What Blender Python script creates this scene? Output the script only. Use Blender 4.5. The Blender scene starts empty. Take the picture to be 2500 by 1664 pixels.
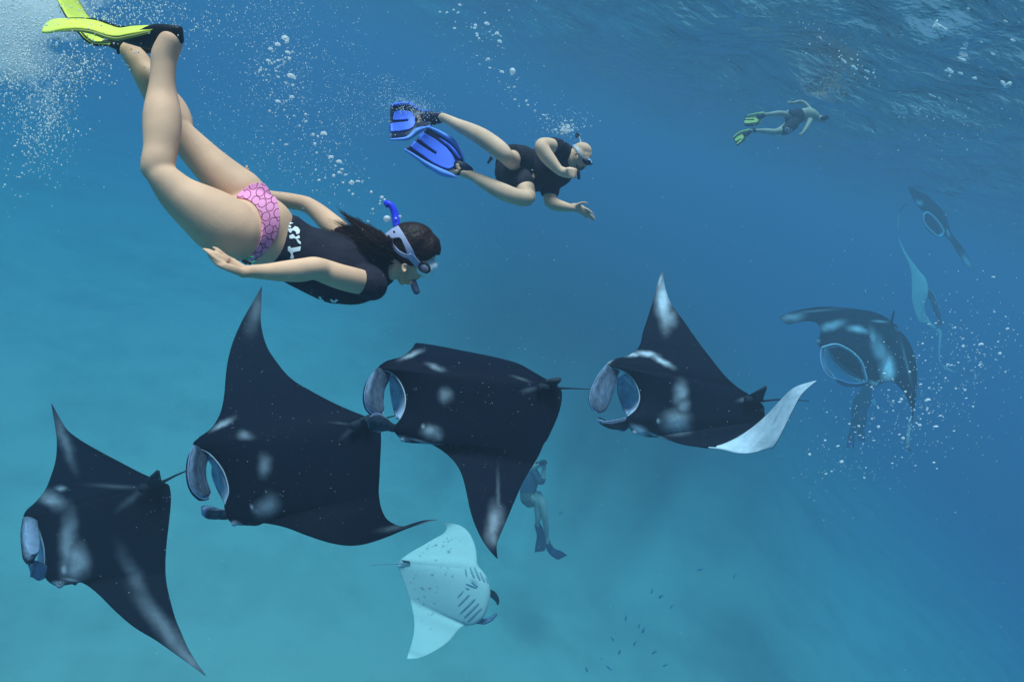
import bpy, bmesh, math, random
import numpy as np
from mathutils import Vector, Matrix
from mathutils.bvhtree import BVHTree
from mathutils.geometry import tessellate_polygon

S = bpy.context.scene
C = S.collection
random.seed(7)
RNG = np.random.RandomState(7)

# ------------------------------------------------------------------ camera
W, H, F = 2500.0, 1664.0, 1490.0            # photograph in pixels, focal length in pixels
PITCH, ROLL, DEPTH = math.radians(20), math.radians(20), 1.9
FW = Vector((0, math.cos(PITCH), -math.sin(PITCH)))
R0 = Vector((1, 0, 0)); U0 = R0.cross(FW)
RT = math.cos(ROLL) * R0 + math.sin(ROLL) * U0
UP = -math.sin(ROLL) * R0 + math.cos(ROLL) * U0
CAM = Vector((0, 0, -DEPTH))
cam = bpy.data.objects.new('camera', bpy.data.cameras.new('camera'))
C.objects.link(cam); S.camera = cam
cam.matrix_world = Matrix.Translation(CAM) @ Matrix((RT, UP, -FW)).transposed().to_4x4()
cam.data.sensor_width = 36; cam.data.lens = F / W * 36
cam.data.clip_start = .05; cam.data.clip_end = 500

# ------------------------------------------------------------------ sky, sun, exposure
SUN = (UP * .9 + RT * .10 - FW * .36).normalized()
w = bpy.data.worlds.new('World'); S.world = w; w.use_nodes = True
nt = w.node_tree; bg = nt.nodes['Background']
sky = nt.nodes.new('ShaderNodeTexSky'); sky.sky_type = 'NISHITA'; sky.sun_disc = False
sky.sun_elevation = math.asin(SUN.z); sky.sun_rotation = math.atan2(SUN.x, SUN.y)
nt.links.new(sky.outputs[0], bg.inputs[0]); bg.inputs[1].default_value = .075
sun = bpy.data.objects.new('sun', bpy.data.lights.new('sun', 'SUN')); C.objects.link(sun)
sun.data.energy = 5.0; sun.data.angle = math.radians(24)      # the rippled surface spreads the sun; sun.data.color = (1, .90, .80)
sun.rotation_euler = SUN.to_track_quat('Z', 'Y').to_euler()
S.view_settings.view_transform = 'Standard'; S.view_settings.look = 'None'
S.view_settings.exposure = 0.30; S.view_settings.gamma = 1
S.cycles.use_denoising = True
S.cycles.volume_bounces = 3; S.cycles.max_bounces = 8; S.cycles.transparent_max_bounces = 24
S.cycles.diffuse_bounces = 3; S.cycles.glossy_bounces = 3

# ------------------------------------------------------------------ helpers
CAMn = np.array(CAM); FWn = np.array(FW); RTn = np.array(RT); UPn = np.array(UP)

def P(x, y, d):
    """the point d metres along the view axis that lies behind photograph position x, y"""
    return CAMn + FWn * d + RTn * ((x - W / 2) / F * d) + UPn * ((H / 2 - y) / F * d)

def pix(V):
    q = np.asarray(V) - CAMn
    d = q @ FWn
    return W / 2 + (q @ RTn) / d * F, H / 2 - (q @ UPn) / d * F, d

class View:
    """a detail of the photograph: measurements taken there are turned into points"""
    def __init__(s, x0, y0, k): s.x0, s.y0, s.k = x0, y0, k
    def __call__(s, x, y, d): return P(s.x0 + x * s.k, s.y0 + y * s.k, d)
    def n(s, x, y): return (s.x0 + x * s.k, s.y0 + y * s.k)
    def r(s, px, d): return px * s.k * d / F

vA = View(0, 0, .2972); vB = View(300, 300, .33956); vC = View(900, 200, .2551); vD = View(1700, 0, .34); vE = View(0, 950, .45537)
vF = View(430, 680, .4273); vG = View(860, 800, .38265); vH = View(1400, 640, .31893); vI = View(1850, 480, .42735)
vJ = View(880, 1240, .25503); vK = View(1230, 1080, .20408); vL = View(1750, 220, .12733); vM = View(780, 460, .19133)
vN = View(470, 420, .21685); vO = View(580, 60, .26144); vQ = View(1060, 0, .2551)
vR2 = View(940, 230, .1403); vR3 = View(1280, 300, .16584); vR4 = View(480, 580, .11885); vR7 = View(1940, 740, .23599)
vR8 = View(2160, 470, .27422); vW = View(0, 0, 1.0)

def catmull(pts, n):
    """n points of a smooth curve through pts (uniform Catmull-Rom)"""
    p = np.asarray(pts, float)
    m = len(p)
    if m == 2:
        t = np.linspace(0, 1, n).reshape((-1,) + (1,) * (p.ndim - 1))
        return p[0] * (1 - t) + p[1] * t
    e = np.concatenate([(2 * p[0] - p[1])[None], p, (2 * p[-1] - p[-2])[None]])
    u = np.linspace(0, m - 1, n)
    i = np.minimum(u.astype(int), m - 2); t = (u - i).reshape((-1,) + (1,) * (p.ndim - 1))
    a, b, c, d = e[i], e[i + 1], e[i + 2], e[i + 3]
    return .5 * (2 * b + (c - a) * t + (2 * a - 5 * b + 4 * c - d) * t ** 2 + (3 * b - a - 3 * c + d) * t ** 3)

def resample2(G, nu, nv):
    G = np.asarray(G, float)
    A = catmull(G, nu)
    return np.stack([catmull(r, nv) for r in A])

def unit(a): return a / np.maximum(np.linalg.norm(a, axis=-1, keepdims=True), 1e-12)

def grid_faces(nu, nv, off=0, flip=False, wrap=False):
    i = np.arange(nu - 1)[:, None]; j = np.arange(nv if wrap else nv - 1)[None]
    a = i * nv + j; b = i * nv + (j + 1) % nv; c = (i + 1) * nv + (j + 1) % nv; d = (i + 1) * nv + j
    f = np.stack([a, d, c, b] if flip else [a, b, c, d], -1).reshape(-1, 4) + off
    return f.tolist()

ORG = {}
def mesh_obj(name, V, Fc, mat, parent=None, org=None, smooth=True, mats=None, midx=None, attr=None):
    V = np.asarray(V, float)
    if parent is not None: org = ORG[parent.name]
    if org is None: org = V.mean(0)
    org = np.asarray(org, float)
    me = bpy.data.meshes.new(name)
    me.from_pydata((V - org).tolist(), [], Fc if isinstance(Fc, list) else Fc.tolist())
    if smooth: me.shade_smooth()
    for m in (mats or [mat]): me.materials.append(m)
    if midx is not None: me.polygons.foreach_set('material_index', np.asarray(midx, np.int32))
    if attr:
        for k, v in attr.items():
            a = me.attributes.new(k, 'FLOAT', 'POINT'); a.data.foreach_set('value', np.asarray(v, np.float32))
    me.update()
    o = bpy.data.objects.new(name, me); C.objects.link(o)
    ORG[o.name] = org
    if parent is not None: o.parent = parent
    else: o.location = org
    return o

def thing(name, label, cat, loc, group=None):
    o = bpy.data.objects.new(name, None); C.objects.link(o); o.location = loc; o.empty_display_size = .1
    o['label'] = label; o['category'] = cat
    if group: o['group'] = group
    ORG[o.name] = np.array(loc, float)
    return o

def tag(o, label=None, cat=None, group=None, kind=None):
    for k, v in (('label', label), ('category', cat), ('group', group), ('kind', kind)):
        if v: o[k] = v
    return o

def limb(view, pts, seg=20, n=None, k=1.0, cap=True, capk=.8):
    """closed tube; pts: (x, y, depth, half width[, depth ratio])"""
    a = np.array([list(p) + [k] * (5 - len(p)) for p in pts], float)
    n = n or max(8, 7 * (len(a) - 1))
    a = catmull(a, n)
    c = np.array([view(*p[:3]) for p in a]); r = np.maximum(np.array([view.r(p[3], p[2]) for p in a]), 1e-4); kk = a[:, 4]
    return tube3(c, r, kk, seg, cap, capk=capk)

def tube3(c, r, kk=None, seg=12, cap=True, ref=None, capk=.8):
    c = np.asarray(c, float); n = len(c); r = np.broadcast_to(np.asarray(r, float), (n,))
    kk = np.ones(n) if kk is None else np.broadcast_to(np.asarray(kk, float), (n,))
    T = unit(np.gradient(c, axis=0))
    vd = unit(c - CAMn) if ref is None else np.broadcast_to(unit(np.asarray(ref, float)), (n, 3))
    A = np.cross(T, vd); la = np.linalg.norm(A, axis=1)
    bad = la < .12
    if bad.any():
        A[bad] = np.cross(T[bad], UPn)
    A = unit(A); B = unit(np.cross(T, A))
    th = np.linspace(0, 2 * math.pi, seg, endpoint=False)
    rings = []
    def ring(cc, rr, k, Ai, Bi): rings.append(cc + rr * (np.cos(th)[:, None] * Ai + k * np.sin(th)[:, None] * Bi))
    if cap:
        for q in (.12, .5, .85): ring(c[0] - T[0] * r[0] * math.sqrt(1 - q * q) * capk, r[0] * q, kk[0], A[0], B[0])
    for i in range(n): ring(c[i], r[i], kk[i], A[i], B[i])
    if cap:
        for q in (.85, .5, .12): ring(c[-1] + T[-1] * r[-1] * math.sqrt(1 - q * q) * capk, r[-1] * q, kk[-1], A[-1], B[-1])
    V = np.concatenate(rings); m = len(rings)
    Fc = grid_faces(m, seg, wrap=True)
    V = np.vstack([V, rings[0].mean(0), rings[-1].mean(0)])
    b = m * seg
    for j in range(seg):
        Fc.append([b, (j + 1) % seg, j]); Fc.append([b + 1, (m - 1) * seg + j, (m - 1) * seg + (j + 1) % seg])
    return V, Fc

def ball(c, r, seg=16, rings=10, ax=None):
    th = np.linspace(0, 2 * math.pi, seg, endpoint=False); ph = np.linspace(0, math.pi, rings + 1)[1:-1]
    r = np.broadcast_to(np.asarray(r, float), (3,))
    D = np.stack([np.outer(np.sin(ph), np.cos(th)), np.outer(np.sin(ph), np.sin(th)), np.outer(np.cos(ph), np.ones(seg))], -1).reshape(-1, 3)
    D = np.vstack([D, [0, 0, 1], [0, 0, -1]]) * r
    M = np.eye(3) if ax is None else np.asarray(ax)
    V = np.asarray(c) + D @ M
    m = rings - 1; Fc = grid_faces(m, seg, wrap=True); b = m * seg
    for j in range(seg): Fc.append([b, j, (j + 1) % seg]); Fc.append([b + 1, (m - 1) * seg + (j + 1) % seg, (m - 1) * seg + j])
    return V, Fc
VIEWAX = np.stack([RTn, UPn, FWn])

def join(parts):
    Vs, Fs, o = [], [], 0
    for V, Fc in parts:
        Vs.append(V); Fs += [[i + o for i in f] for f in Fc]; o += len(V)
    return np.vstack(Vs), Fs

def fuse(parts, voxel, smooth=6, fac=.5):
    """one continuous skin round all the parts"""
    V, Fc = join(parts)
    c = V.mean(0)
    me = bpy.data.meshes.new('tmp'); me.from_pydata((V - c).tolist(), [], Fc)
    o = bpy.data.objects.new('tmp', me); C.objects.link(o)
    m = o.modifiers.new('r', 'REMESH'); m.mode = 'VOXEL'; m.voxel_size = voxel; m.use_smooth_shade = True
    if smooth:
        s = o.modifiers.new('s', 'SMOOTH'); s.factor = fac; s.iterations = smooth
    dg = bpy.context.evaluated_depsgraph_get(); dg.update()
    ev = o.evaluated_get(dg); em = ev.to_mesh()
    n = len(em.vertices); R = np.empty(n * 3); em.vertices.foreach_get('co', R); R = R.reshape(-1, 3) + c
    q = np.empty(len(em.loops), np.int32); em.loops.foreach_get('vertex_index', q)
    nf = len(em.polygons); st = np.empty(nf, np.int32); em.polygons.foreach_get('loop_start', st)
    tot = np.empty(nf, np.int32); em.polygons.foreach_get('loop_total', tot)
    ev.to_mesh_clear()
    bpy.data.objects.remove(o); bpy.data.meshes.remove(me)
    Fq = [q[a:a + t].tolist() for a, t in zip(st, tot)]
    return R, Fq

def relax(V, Fc, wt, its):
    """even out the skin where wt is 1, keep fine forms where it is 0"""
    q = np.array([f if len(f) == 4 else list(f) + [f[0]] for f in Fc])
    E = np.vstack([q[:, [0, 1]], q[:, [1, 2]], q[:, [2, 3]], q[:, [3, 0]]]); E = E[E[:, 0] != E[:, 1]]
    n = len(V); deg = np.maximum(np.bincount(E[:, 0], minlength=n) + np.bincount(E[:, 1], minlength=n), 1)
    for _ in range(its):
        A = np.stack([(np.bincount(E[:, 0], V[E[:, 1], k], n) + np.bincount(E[:, 1], V[E[:, 0], k], n)) / deg for k in range(3)], 1)
        V = V + .5 * wt[:, None] * (A - V)
    return V

def vnormals(V, Fc):
    me = bpy.data.meshes.new('t'); me.from_pydata(V.tolist(), [], Fc); me.update()
    N = np.empty(len(V) * 3); me.vertex_normals.foreach_get('vector', N)
    bpy.data.meshes.remove(me)
    return N.reshape(-1, 3)

def poly_sdf(px, py, poly):
    """signed distance to a polygon, positive inside"""
    p = np.asarray(poly, float); q = np.roll(p, -1, 0)
    X = np.stack([px, py], -1)
    best = np.full(len(X), 1e18); ins = np.zeros(len(X), bool)
    for a, b in zip(p, q):
        e = b - a; w_ = X - a
        t = np.clip((w_ @ e) / max(e @ e, 1e-9), 0, 1)
        best = np.minimum(best, ((w_ - t[:, None] * e) ** 2).sum(1))
        c1 = (a[1] <= X[:, 1]) != (b[1] <= X[:, 1])
        with np.errstate(divide='ignore', invalid='ignore'):
            xi = a[0] + (X[:, 1] - a[1]) / (b[1] - a[1]) * e[0]
        ins ^= c1 & (X[:, 0] < xi)
    return np.where(ins, 1, -1) * np.sqrt(best)

def smooth_poly(pts, n=80):
    p = list(pts); k = len(p)
    q = catmull(np.array(p[-2:] + p + p[:3], float), (k + 4) * 8 + 1)
    return q[16:16 + k * 8]

def clip(V, Fc, s):
    """the part of a mesh where s > 0, cut cleanly along s = 0"""
    out, fs, mp, ed = [], [], {}, {}
    def vid(i):
        if i not in mp: mp[i] = len(out); out.append(V[i])
        return mp[i]
    def eid(i, j):
        k = (min(i, j), max(i, j))
        if k not in ed:
            t = s[i] / (s[i] - s[j]); ed[k] = len(out); out.append(V[i] + (V[j] - V[i]) * t)
        return ed[k]
    pos = s > 0
    for f in Fc:
        c = sum(pos[i] for i in f)
        if c == 0: continue
        if c == len(f): fs.append([vid(i) for i in f]); continue
        r = []
        for a, b in zip(f, f[1:] + f[:1]):
            if pos[a]: r.append(vid(a))
            if pos[a] != pos[b]: r.append(eid(a, b))
        if len(r) >= 3: fs.append(r)
    return np.array(out), fs

def solidify(V, Fc, N, lo, hi):
    """shell between offsets lo and hi along the normals, closed at its border"""
    n = len(V); A = V + N * hi; B = V + N * lo
    fs = [list(f) for f in Fc] + [[i + n for i in reversed(f)] for f in Fc]
    cnt = {}
    for f in Fc:
        for a, b in zip(f, f[1:] + f[:1]): cnt[(a, b)] = 1
    for (a, b) in cnt:
        if (b, a) not in cnt: fs.append([b, a, a + n, b + n])
    return np.vstack([A, B]), fs

def garment(V, Fc, s, lo, hi, relax=0):
    v, f = clip(V, Fc, s)
    return solidify(v, f, vnormals(v, f), lo, hi)

def bvh_of(o):
    me = o.data; off = ORG[o.name]
    return BVHTree.FromPolygons([Vector(v.co) + Vector(off) for v in me.vertices], [list(p.vertices) for p in me.polygons])

def decal(view, poly, bvhs, lift=.002, thick=.002, step=None, holes=()):
    """a flat piece with the outline poly laid onto a surface: a fine grid inside the outline dropped onto it"""
    p = np.array(poly, float)
    x0, y0 = p.min(0); x1, y1 = p.max(0)
    step = step or max((x1 - x0), (y1 - y0)) / 22
    xs = np.arange(x0 - step, x1 + step * 1.5, step); ys = np.arange(y0 - step, y1 + step * 1.5, step)
    X, Y = np.meshgrid(xs, ys); sx, sy = X.ravel(), Y.ravel()
    s = poly_sdf(sx, sy, p)
    for h in holes: s = np.minimum(s, -poly_sdf(sx, sy, h))
    V = np.zeros((len(sx), 3)); N = np.zeros((len(sx), 3)); ok = np.zeros(len(sx), bool)
    for i, (x, y) in enumerate(zip(sx, sy)):
        if s[i] < -3 * step: continue
        nx, ny = view.n(x, y); d = Vector(P(nx, ny, 1)) - CAM; d.normalize()
        hit = None
        for b in bvhs:
            h = b.ray_cast(CAM, d)
            if h[0] is not None and (hit is None or h[3] < hit[3]): hit = h
        if hit:
            V[i] = hit[0]; nn = hit[1]
            if nn.dot(d) > 0: nn = -nn
            N[i] = nn; ok[i] = True
    s = np.where(ok, s, -1e3)
    f = [q for q in grid_faces(len(ys), len(xs)) if all(ok[i] for i in q)]
    # carry normals as extra columns through the cut
    v, f = clip(np.hstack([V, N]), f, s)
    if not len(f): return None
    return solidify(v[:, :3], f, unit(v[:, 3:]), lift, lift + thick)

# ------------------------------------------------------------------ materials
MATS = {}
def mat(name, col, rough=.55, noise=0, nscale=8, bump=0, bscale=60, **k):
    if name in MATS: return MATS[name]
    m = bpy.data.materials.new(name); m.use_nodes = True; n = m.node_tree; b = n.nodes['Principled BSDF']
    b.inputs['Base Color'].default_value = (*col, 1); b.inputs['Roughness'].default_value = rough
    b.inputs['Specular IOR Level'].default_value = .15
    for a, v in k.items(): b.inputs[a.replace('_', ' ')].default_value = v
    tc = n.nodes.new('ShaderNodeTexCoord')
    if noise:
        t = n.nodes.new('ShaderNodeTexNoise'); t.inputs['Scale'].default_value = nscale; t.inputs['Detail'].default_value = 5
        n.links.new(tc.outputs['Object'], t.inputs['Vector'])
        r = n.nodes.new('ShaderNodeMapRange'); r.inputs['From Min'].default_value = .3; r.inputs['From Max'].default_value = .7
        r.inputs['To Min'].default_value = 1 - noise; r.inputs['To Max'].default_value = 1 + noise
        n.links.new(t.outputs['Fac'], r.inputs['Value'])
        mx = n.nodes.new('ShaderNodeVectorMath'); mx.operation = 'SCALE'; mx.inputs[0].default_value = col
        n.links.new(r.outputs[0], mx.inputs['Scale']); n.links.new(mx.outputs[0], b.inputs['Base Color'])
    if bump:
        t = n.nodes.new('ShaderNodeTexNoise'); t.inputs['Scale'].default_value = bscale; t.inputs['Detail'].default_value = 4
        n.links.new(tc.outputs['Object'], t.inputs['Vector'])
        bp = n.nodes.new('ShaderNodeBump'); bp.inputs['Strength'].default_value = bump; bp.inputs['Distance'].default_value = .01
        n.links.new(t.outputs['Fac'], bp.inputs['Height']); n.links.new(bp.outputs[0], b.inputs['Normal'])
    MATS[name] = m
    return m

def see_light(m, share, col=None):
    """thin or milky stuff: part of the light comes through from behind"""
    n = m.node_tree; b = n.nodes['Principled BSDF']; out = n.nodes['Material Output']
    t = n.nodes.new('ShaderNodeBsdfTranslucent'); mx = n.nodes.new('ShaderNodeMixShader'); mx.inputs[0].default_value = share
    if b.inputs['Base Color'].links: n.links.new(b.inputs['Base Color'].links[0].from_socket, t.inputs['Color'])
    else: t.inputs['Color'].default_value = b.inputs['Base Color'].default_value
    n.links.new(b.outputs[0], mx.inputs[1]); n.links.new(t.outputs[0], mx.inputs[2])
    dst = out.inputs['Surface']
    n.links.new(mx.outputs[0], dst)
    return m

def skin_mat(name, col):
    m = mat(name, col, .6, noise=.15, nscale=7, bump=.05, bscale=160)
    b = m.node_tree.nodes['Principled BSDF']
    b.inputs['Subsurface Weight'].default_value = .05; b.inputs['Subsurface Radius'].default_value = (.02, .008, .004)
    b.inputs['Subsurface Scale'].default_value = .5
    return m

def manta_mat(pale=(.53, .63, .74), grain=1.0):
    """dark back and pale belly; the attribute pale (0..1) is the animal's own colour pattern"""
    m = bpy.data.materials.new('manta_hide'); m.use_nodes = True; n = m.node_tree; b = n.nodes['Principled BSDF']
    at = n.nodes.new('ShaderNodeAttribute'); at.attribute_name = 'pale'
    tc = n.nodes.new('ShaderNodeTexCoord')
    t = n.nodes.new('ShaderNodeTexNoise'); t.inputs['Scale'].default_value = 26; t.inputs['Detail'].default_value = 6
    n.links.new(tc.outputs['Object'], t.inputs['Vector'])
    f = n.nodes.new('ShaderNodeTexNoise'); f.inputs['Scale'].default_value = 240; f.inputs['Detail'].default_value = 2
    n.links.new(tc.outputs['Object'], f.inputs['Vector'])
    # pale * (0.75 + 0.5 * (noise - .5) + fine grain)
    a1 = n.nodes.new('ShaderNodeMath'); a1.operation = 'MULTIPLY_ADD'; a1.inputs[1].default_value = .7 * grain; a1.inputs[2].default_value = .36 + .42 * (1 - grain)
    n.links.new(t.outputs['Fac'], a1.inputs[0])
    a2 = n.nodes.new('ShaderNodeMath'); a2.operation = 'MULTIPLY_ADD'; a2.inputs[1].default_value = .55 * grain
    n.links.new(f.outputs['Fac'], a2.inputs[0]); n.links.new(a1.outputs[0], a2.inputs[2])
    a3 = n.nodes.new('ShaderNodeMath'); a3.operation = 'MULTIPLY'; a3.use_clamp = True
    n.links.new(a2.outputs[0], a3.inputs[0]); n.links.new(at.outputs['Fac'], a3.inputs[1])
    mx = n.nodes.new('ShaderNodeMix'); mx.data_type = 'RGBA'
    mx.inputs[6].default_value = (.0035, .005, .014, 1); mx.inputs[7].default_value = (*pale, 1)
    n.links.new(a3.outputs[0], mx.inputs[0])
    # flecks: small pale scars and parasites
    vo = n.nodes.new('ShaderNodeTexVoronoi'); vo.inputs['Scale'].default_value = 11; n.links.new(tc.outputs['Object'], vo.inputs['Vector'])
    lt = n.nodes.new('ShaderNodeMath'); lt.operation = 'LESS_THAN'; lt.inputs[1].default_value = .045; n.links.new(vo.outputs['Distance'], lt.inputs[0])
    l2 = n.nodes.new('ShaderNodeMath'); l2.operation = 'MULTIPLY'; l2.inputs[1].default_value = .10 * grain; n.links.new(lt.outputs[0], l2.inputs[0])
    m2 = n.nodes.new('ShaderNodeMix'); m2.data_type = 'RGBA'; m2.inputs[7].default_value = (.5, .55, .62, 1)
    n.links.new(l2.outputs[0], m2.inputs[0]); n.links.new(mx.outputs[2], m2.inputs[6]); n.links.new(m2.outputs[2], b.inputs['Base Color'])
    b.inputs['Roughness'].default_value = .62; b.inputs['Specular IOR Level'].default_value = .03
    bp = n.nodes.new('ShaderNodeBump'); bp.inputs['Strength'].default_value = .15; bp.inputs['Distance'].default_value = .01
    n.links.new(t.outputs['Fac'], bp.inputs['Height']); n.links.new(bp.outputs[0], b.inputs['Normal'])
    return m

def bubble_mat():
    m = bpy.data.materials.new('bubble'); m.use_nodes = True; n = m.node_tree; out = n.nodes['Material Output']
    b = n.nodes['Principled BSDF']; b.inputs['Base Color'].default_value = (.96, .97, .98, 1); b.inputs['Roughness'].default_value = .1
    tr = n.nodes.new('ShaderNodeBsdfTransparent'); lw = n.nodes.new('ShaderNodeLayerWeight'); lw.inputs['Blend'].default_value = .45
    mr = n.nodes.new('ShaderNodeMapRange'); mr.inputs['To Min'].default_value = .8; mr.inputs['To Max'].default_value = 1
    mx = n.nodes.new('ShaderNodeMixShader')
    n.links.new(lw.outputs['Facing'], mr.inputs['Value']); n.links.new(mr.outputs[0], mx.inputs[0])
    ts = n.nodes.new('ShaderNodeBsdfTranslucent'); ts.inputs['Color'].default_value = (.96, .97, .98, 1); m2 = n.nodes.new('ShaderNodeMixShader'); m2.inputs[0].default_value = .5
    n.links.new(b.outputs[0], m2.inputs[1]); n.links.new(ts.outputs[0], m2.inputs[2])
    n.links.new(tr.outputs[0], mx.inputs[1]); n.links.new(m2.outputs[0], mx.inputs[2]); n.links.new(mx.outputs[0], out.inputs['Surface'])
    return m

M_MANTA = manta_mat(); M_HEADFIN = see_light(manta_mat((.42, .56, .80)), .45); M_BELLY = manta_mat((.80, .81, .74), .15); M_BUB = bubble_mat()
M_SKINW = skin_mat('skin_fair', (.78, .43, .27)); M_SKINM = skin_mat('skin_ruddy', (.72, .43, .29)); M_SKINF = skin_mat('skin_pale', (.42, .34, .27))
M_SHIRT = mat('black_jersey', (.016, .013, .024), .8, noise=.3, nscale=14, bump=.5, bscale=34)
M_SHIRT2 = mat('navy_jersey', (.018, .016, .03), .85, noise=.3, nscale=14, bump=.5, bscale=30)
M_SHORT = mat('dark_shorts', (.02, .02, .03), .85, noise=.3, nscale=18, bump=.5, bscale=26)
M_RUB = mat('black_rubber', (.012, .010, .014), .45, noise=.2, nscale=20)
M_NAVY = mat('navy_rubber', (.012, .016, .05), .4, noise=.2, nscale=20)
M_YEL = mat('yellow_fin', (.80, .84, .10), .4, noise=.06, nscale=12)
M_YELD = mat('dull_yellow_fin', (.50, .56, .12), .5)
M_OLI = mat('olive_rib', (.36, .36, .07), .45)
M_BLU = mat('blue_fin', (.08, .17, .80), .42, noise=.08, nscale=12)
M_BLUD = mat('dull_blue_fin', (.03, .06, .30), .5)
M_BLUL = mat('light_blue_rail', (.16, .33, .90), .42)
M_TUBE = mat('blue_snorkel', (.03, .05, .75), .35)
M_GREY = mat('grey_silicone', (.10, .10, .17), .4)
M_MASKW = mat('white_silicone', (.95, .95, .96), .4)
see_light(M_MASKW, .15)
M_STRAP = mat('frosted_strap', (.42, .42, .62), .4, Alpha=.93)
M_CLEAR = mat('clear_strap', (.55, .62, .70), .35, Alpha=.7)
M_WHITE = mat('white_print', (.86, .86, .88), .6)
M_HAIR = mat('dark_brown_hair', (.034, .010, .008), .5, noise=.35, nscale=30)
M_HAIRC = mat('wet_hair', (.020, .007, .007), .5, noise=.4, nscale=40, bump=.5, bscale=90)
M_NAIL = mat('nail', (.72, .50, .44), .3)
M_GREEN = mat('green_cord', (.12, .45, .22), .5)
M_BEAD = mat('brown_beads', (.045, .02, .012), .5)
M_LENS = mat('mask_lens', (.30, .55, .85), .08)
M_SLATE = mat('white_slate', (.8, .82, .82), .4)
M_GREYM = mat('mouth_lining', (.27, .35, .50), .5, noise=.3, nscale=16)
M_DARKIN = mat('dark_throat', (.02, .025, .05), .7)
M_BEARD = mat('grey_beard', (.16, .14, .13), .8)

# ------------------------------------------------------------------ the setting: water, sea surface, seabed
hm = bpy.data.materials.new('sea_water'); hm.use_nodes = True; n = hm.node_tree; n.nodes.remove(n.nodes['Principled BSDF'])
vol = n.nodes.new('ShaderNodeVolumePrincipled')
SCAT = (.0102, .0150, .0199); EXT = (.118, .053, .040); DEN = .15
vc = [a / DEN for a in SCAT]
va = [max(0, (1 - (t - a) / (DEN * (1 - a / DEN)))) ** 2 for a, t in zip(SCAT, EXT)]
vol.inputs['Color'].default_value = (*vc, 1); vol.inputs['Density'].default_value = DEN
vol.inputs['Absorption Color'].default_value = (*va, 1)
n.links.new(vol.outputs[0], n.nodes['Material Output'].inputs['Volume'])
def slab(a, b):
    V = [(x, y, z) for x in (a[0], b[0]) for y in (a[1], b[1]) for z in (a[2], b[2])]
    return V, [[0, 1, 3, 2], [4, 6, 7, 5], [0, 4, 5, 1], [2, 3, 7, 6], [0, 2, 6, 4], [1, 5, 7, 3]]
o = mesh_obj('haze', *slab((-125, -125, -245), (125, 125, .75)), hm, org=(0, 0, 0), smooth=False)
tag(o, kind='stuff')

def seabed():
    m = bpy.data.materials.new('sand'); m.use_nodes = True; n = m.node_tree; b = n.nodes['Principled BSDF']
    tc = n.nodes.new('ShaderNodeTexCoord')
    t = n.nodes.new('ShaderNodeTexNoise'); t.inputs['Scale'].default_value = .55; t.inputs['Detail'].default_value = 8; t.inputs['Roughness'].default_value = .62
    n.links.new(tc.outputs['Object'], t.inputs['Vector'])
    at = n.nodes.new('ShaderNodeAttribute'); at.attribute_name = 'reef'
    cr = n.nodes.new('ShaderNodeValToRGB')
    cr.color_ramp.elements[0].position = .34; cr.color_ramp.elements[0].color = (.36, .35, .28, 1)
    cr.color_ramp.elements[1].position = .56; cr.color_ramp.elements[1].color = (.46, .44, .345, 1)
    n.links.new(t.outputs['Fac'], cr.inputs[0])
    rf = n.nodes.new('ShaderNodeMix'); rf.data_type = 'RGBA'; rf.inputs[7].default_value = (.035, .04, .035, 1)
    n.links.new(at.outputs['Fac'], rf.inputs[0]); n.links.new(cr.outputs[0], rf.inputs[6]); n.links.new(rf.outputs[2], b.inputs['Base Color'])
    b.inputs['Roughness'].default_value = .95
    N = 220; xs = np.linspace(-1, 1, N); xs = np.sign(xs) * np.abs(xs) ** 2.0 * 122
    X, Y = np.meshgrid(xs, xs + 0.0)
    Z = -11.6 - 2.4 * np.log1p(np.exp((X - 12.0) / 5.0)) * .7 + .10 * np.sin(X * .5 + Y * .3) + .05 * np.sin(Y * 1.1 - X * .7) + .03 * np.sin(X * 3.1) * np.sin(Y * 2.7)
    # a dark reef rises beyond the sand, ahead and to the right
    ang = np.degrees(np.arctan2(X, Y)); dist = np.hypot(X, Y)
    edge = 18.5 - .05 * np.clip(ang, -30, 40) + 1.2 * np.sin(ang * .35) + .7 * np.sin(ang * .9 + 1)
    reef = 1 / (1 + np.exp(-(dist - edge) * .8)); reef *= 1 / (1 + np.exp(-(ang + 12) / 4)) / (1 + np.exp((ang - 27) / 4))
    gate = 1 / (1 + np.exp(-(ang + 12) / 4)) / (1 + np.exp((ang - 27) / 4)); dark = gate / (1 + np.exp(-(dist - edge + 1.2) * .55))
    lump = .5 + .5 * np.sin(X * 1.9 + 1.3 * np.sin(Y * 1.3)) * np.sin(Y * 2.2 + np.sin(X))
    Z = Z + reef * (2.2 + .35 * lump)
    V = np.stack([X, Y, Z], -1).reshape(-1, 3)
    o = mesh_obj('seabed', V, grid_faces(N, N), m, org=(0, 0, 0), attr={'reef': np.clip(dark, 0, 1).ravel()})
    tag(o, kind='structure')
seabed()

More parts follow.
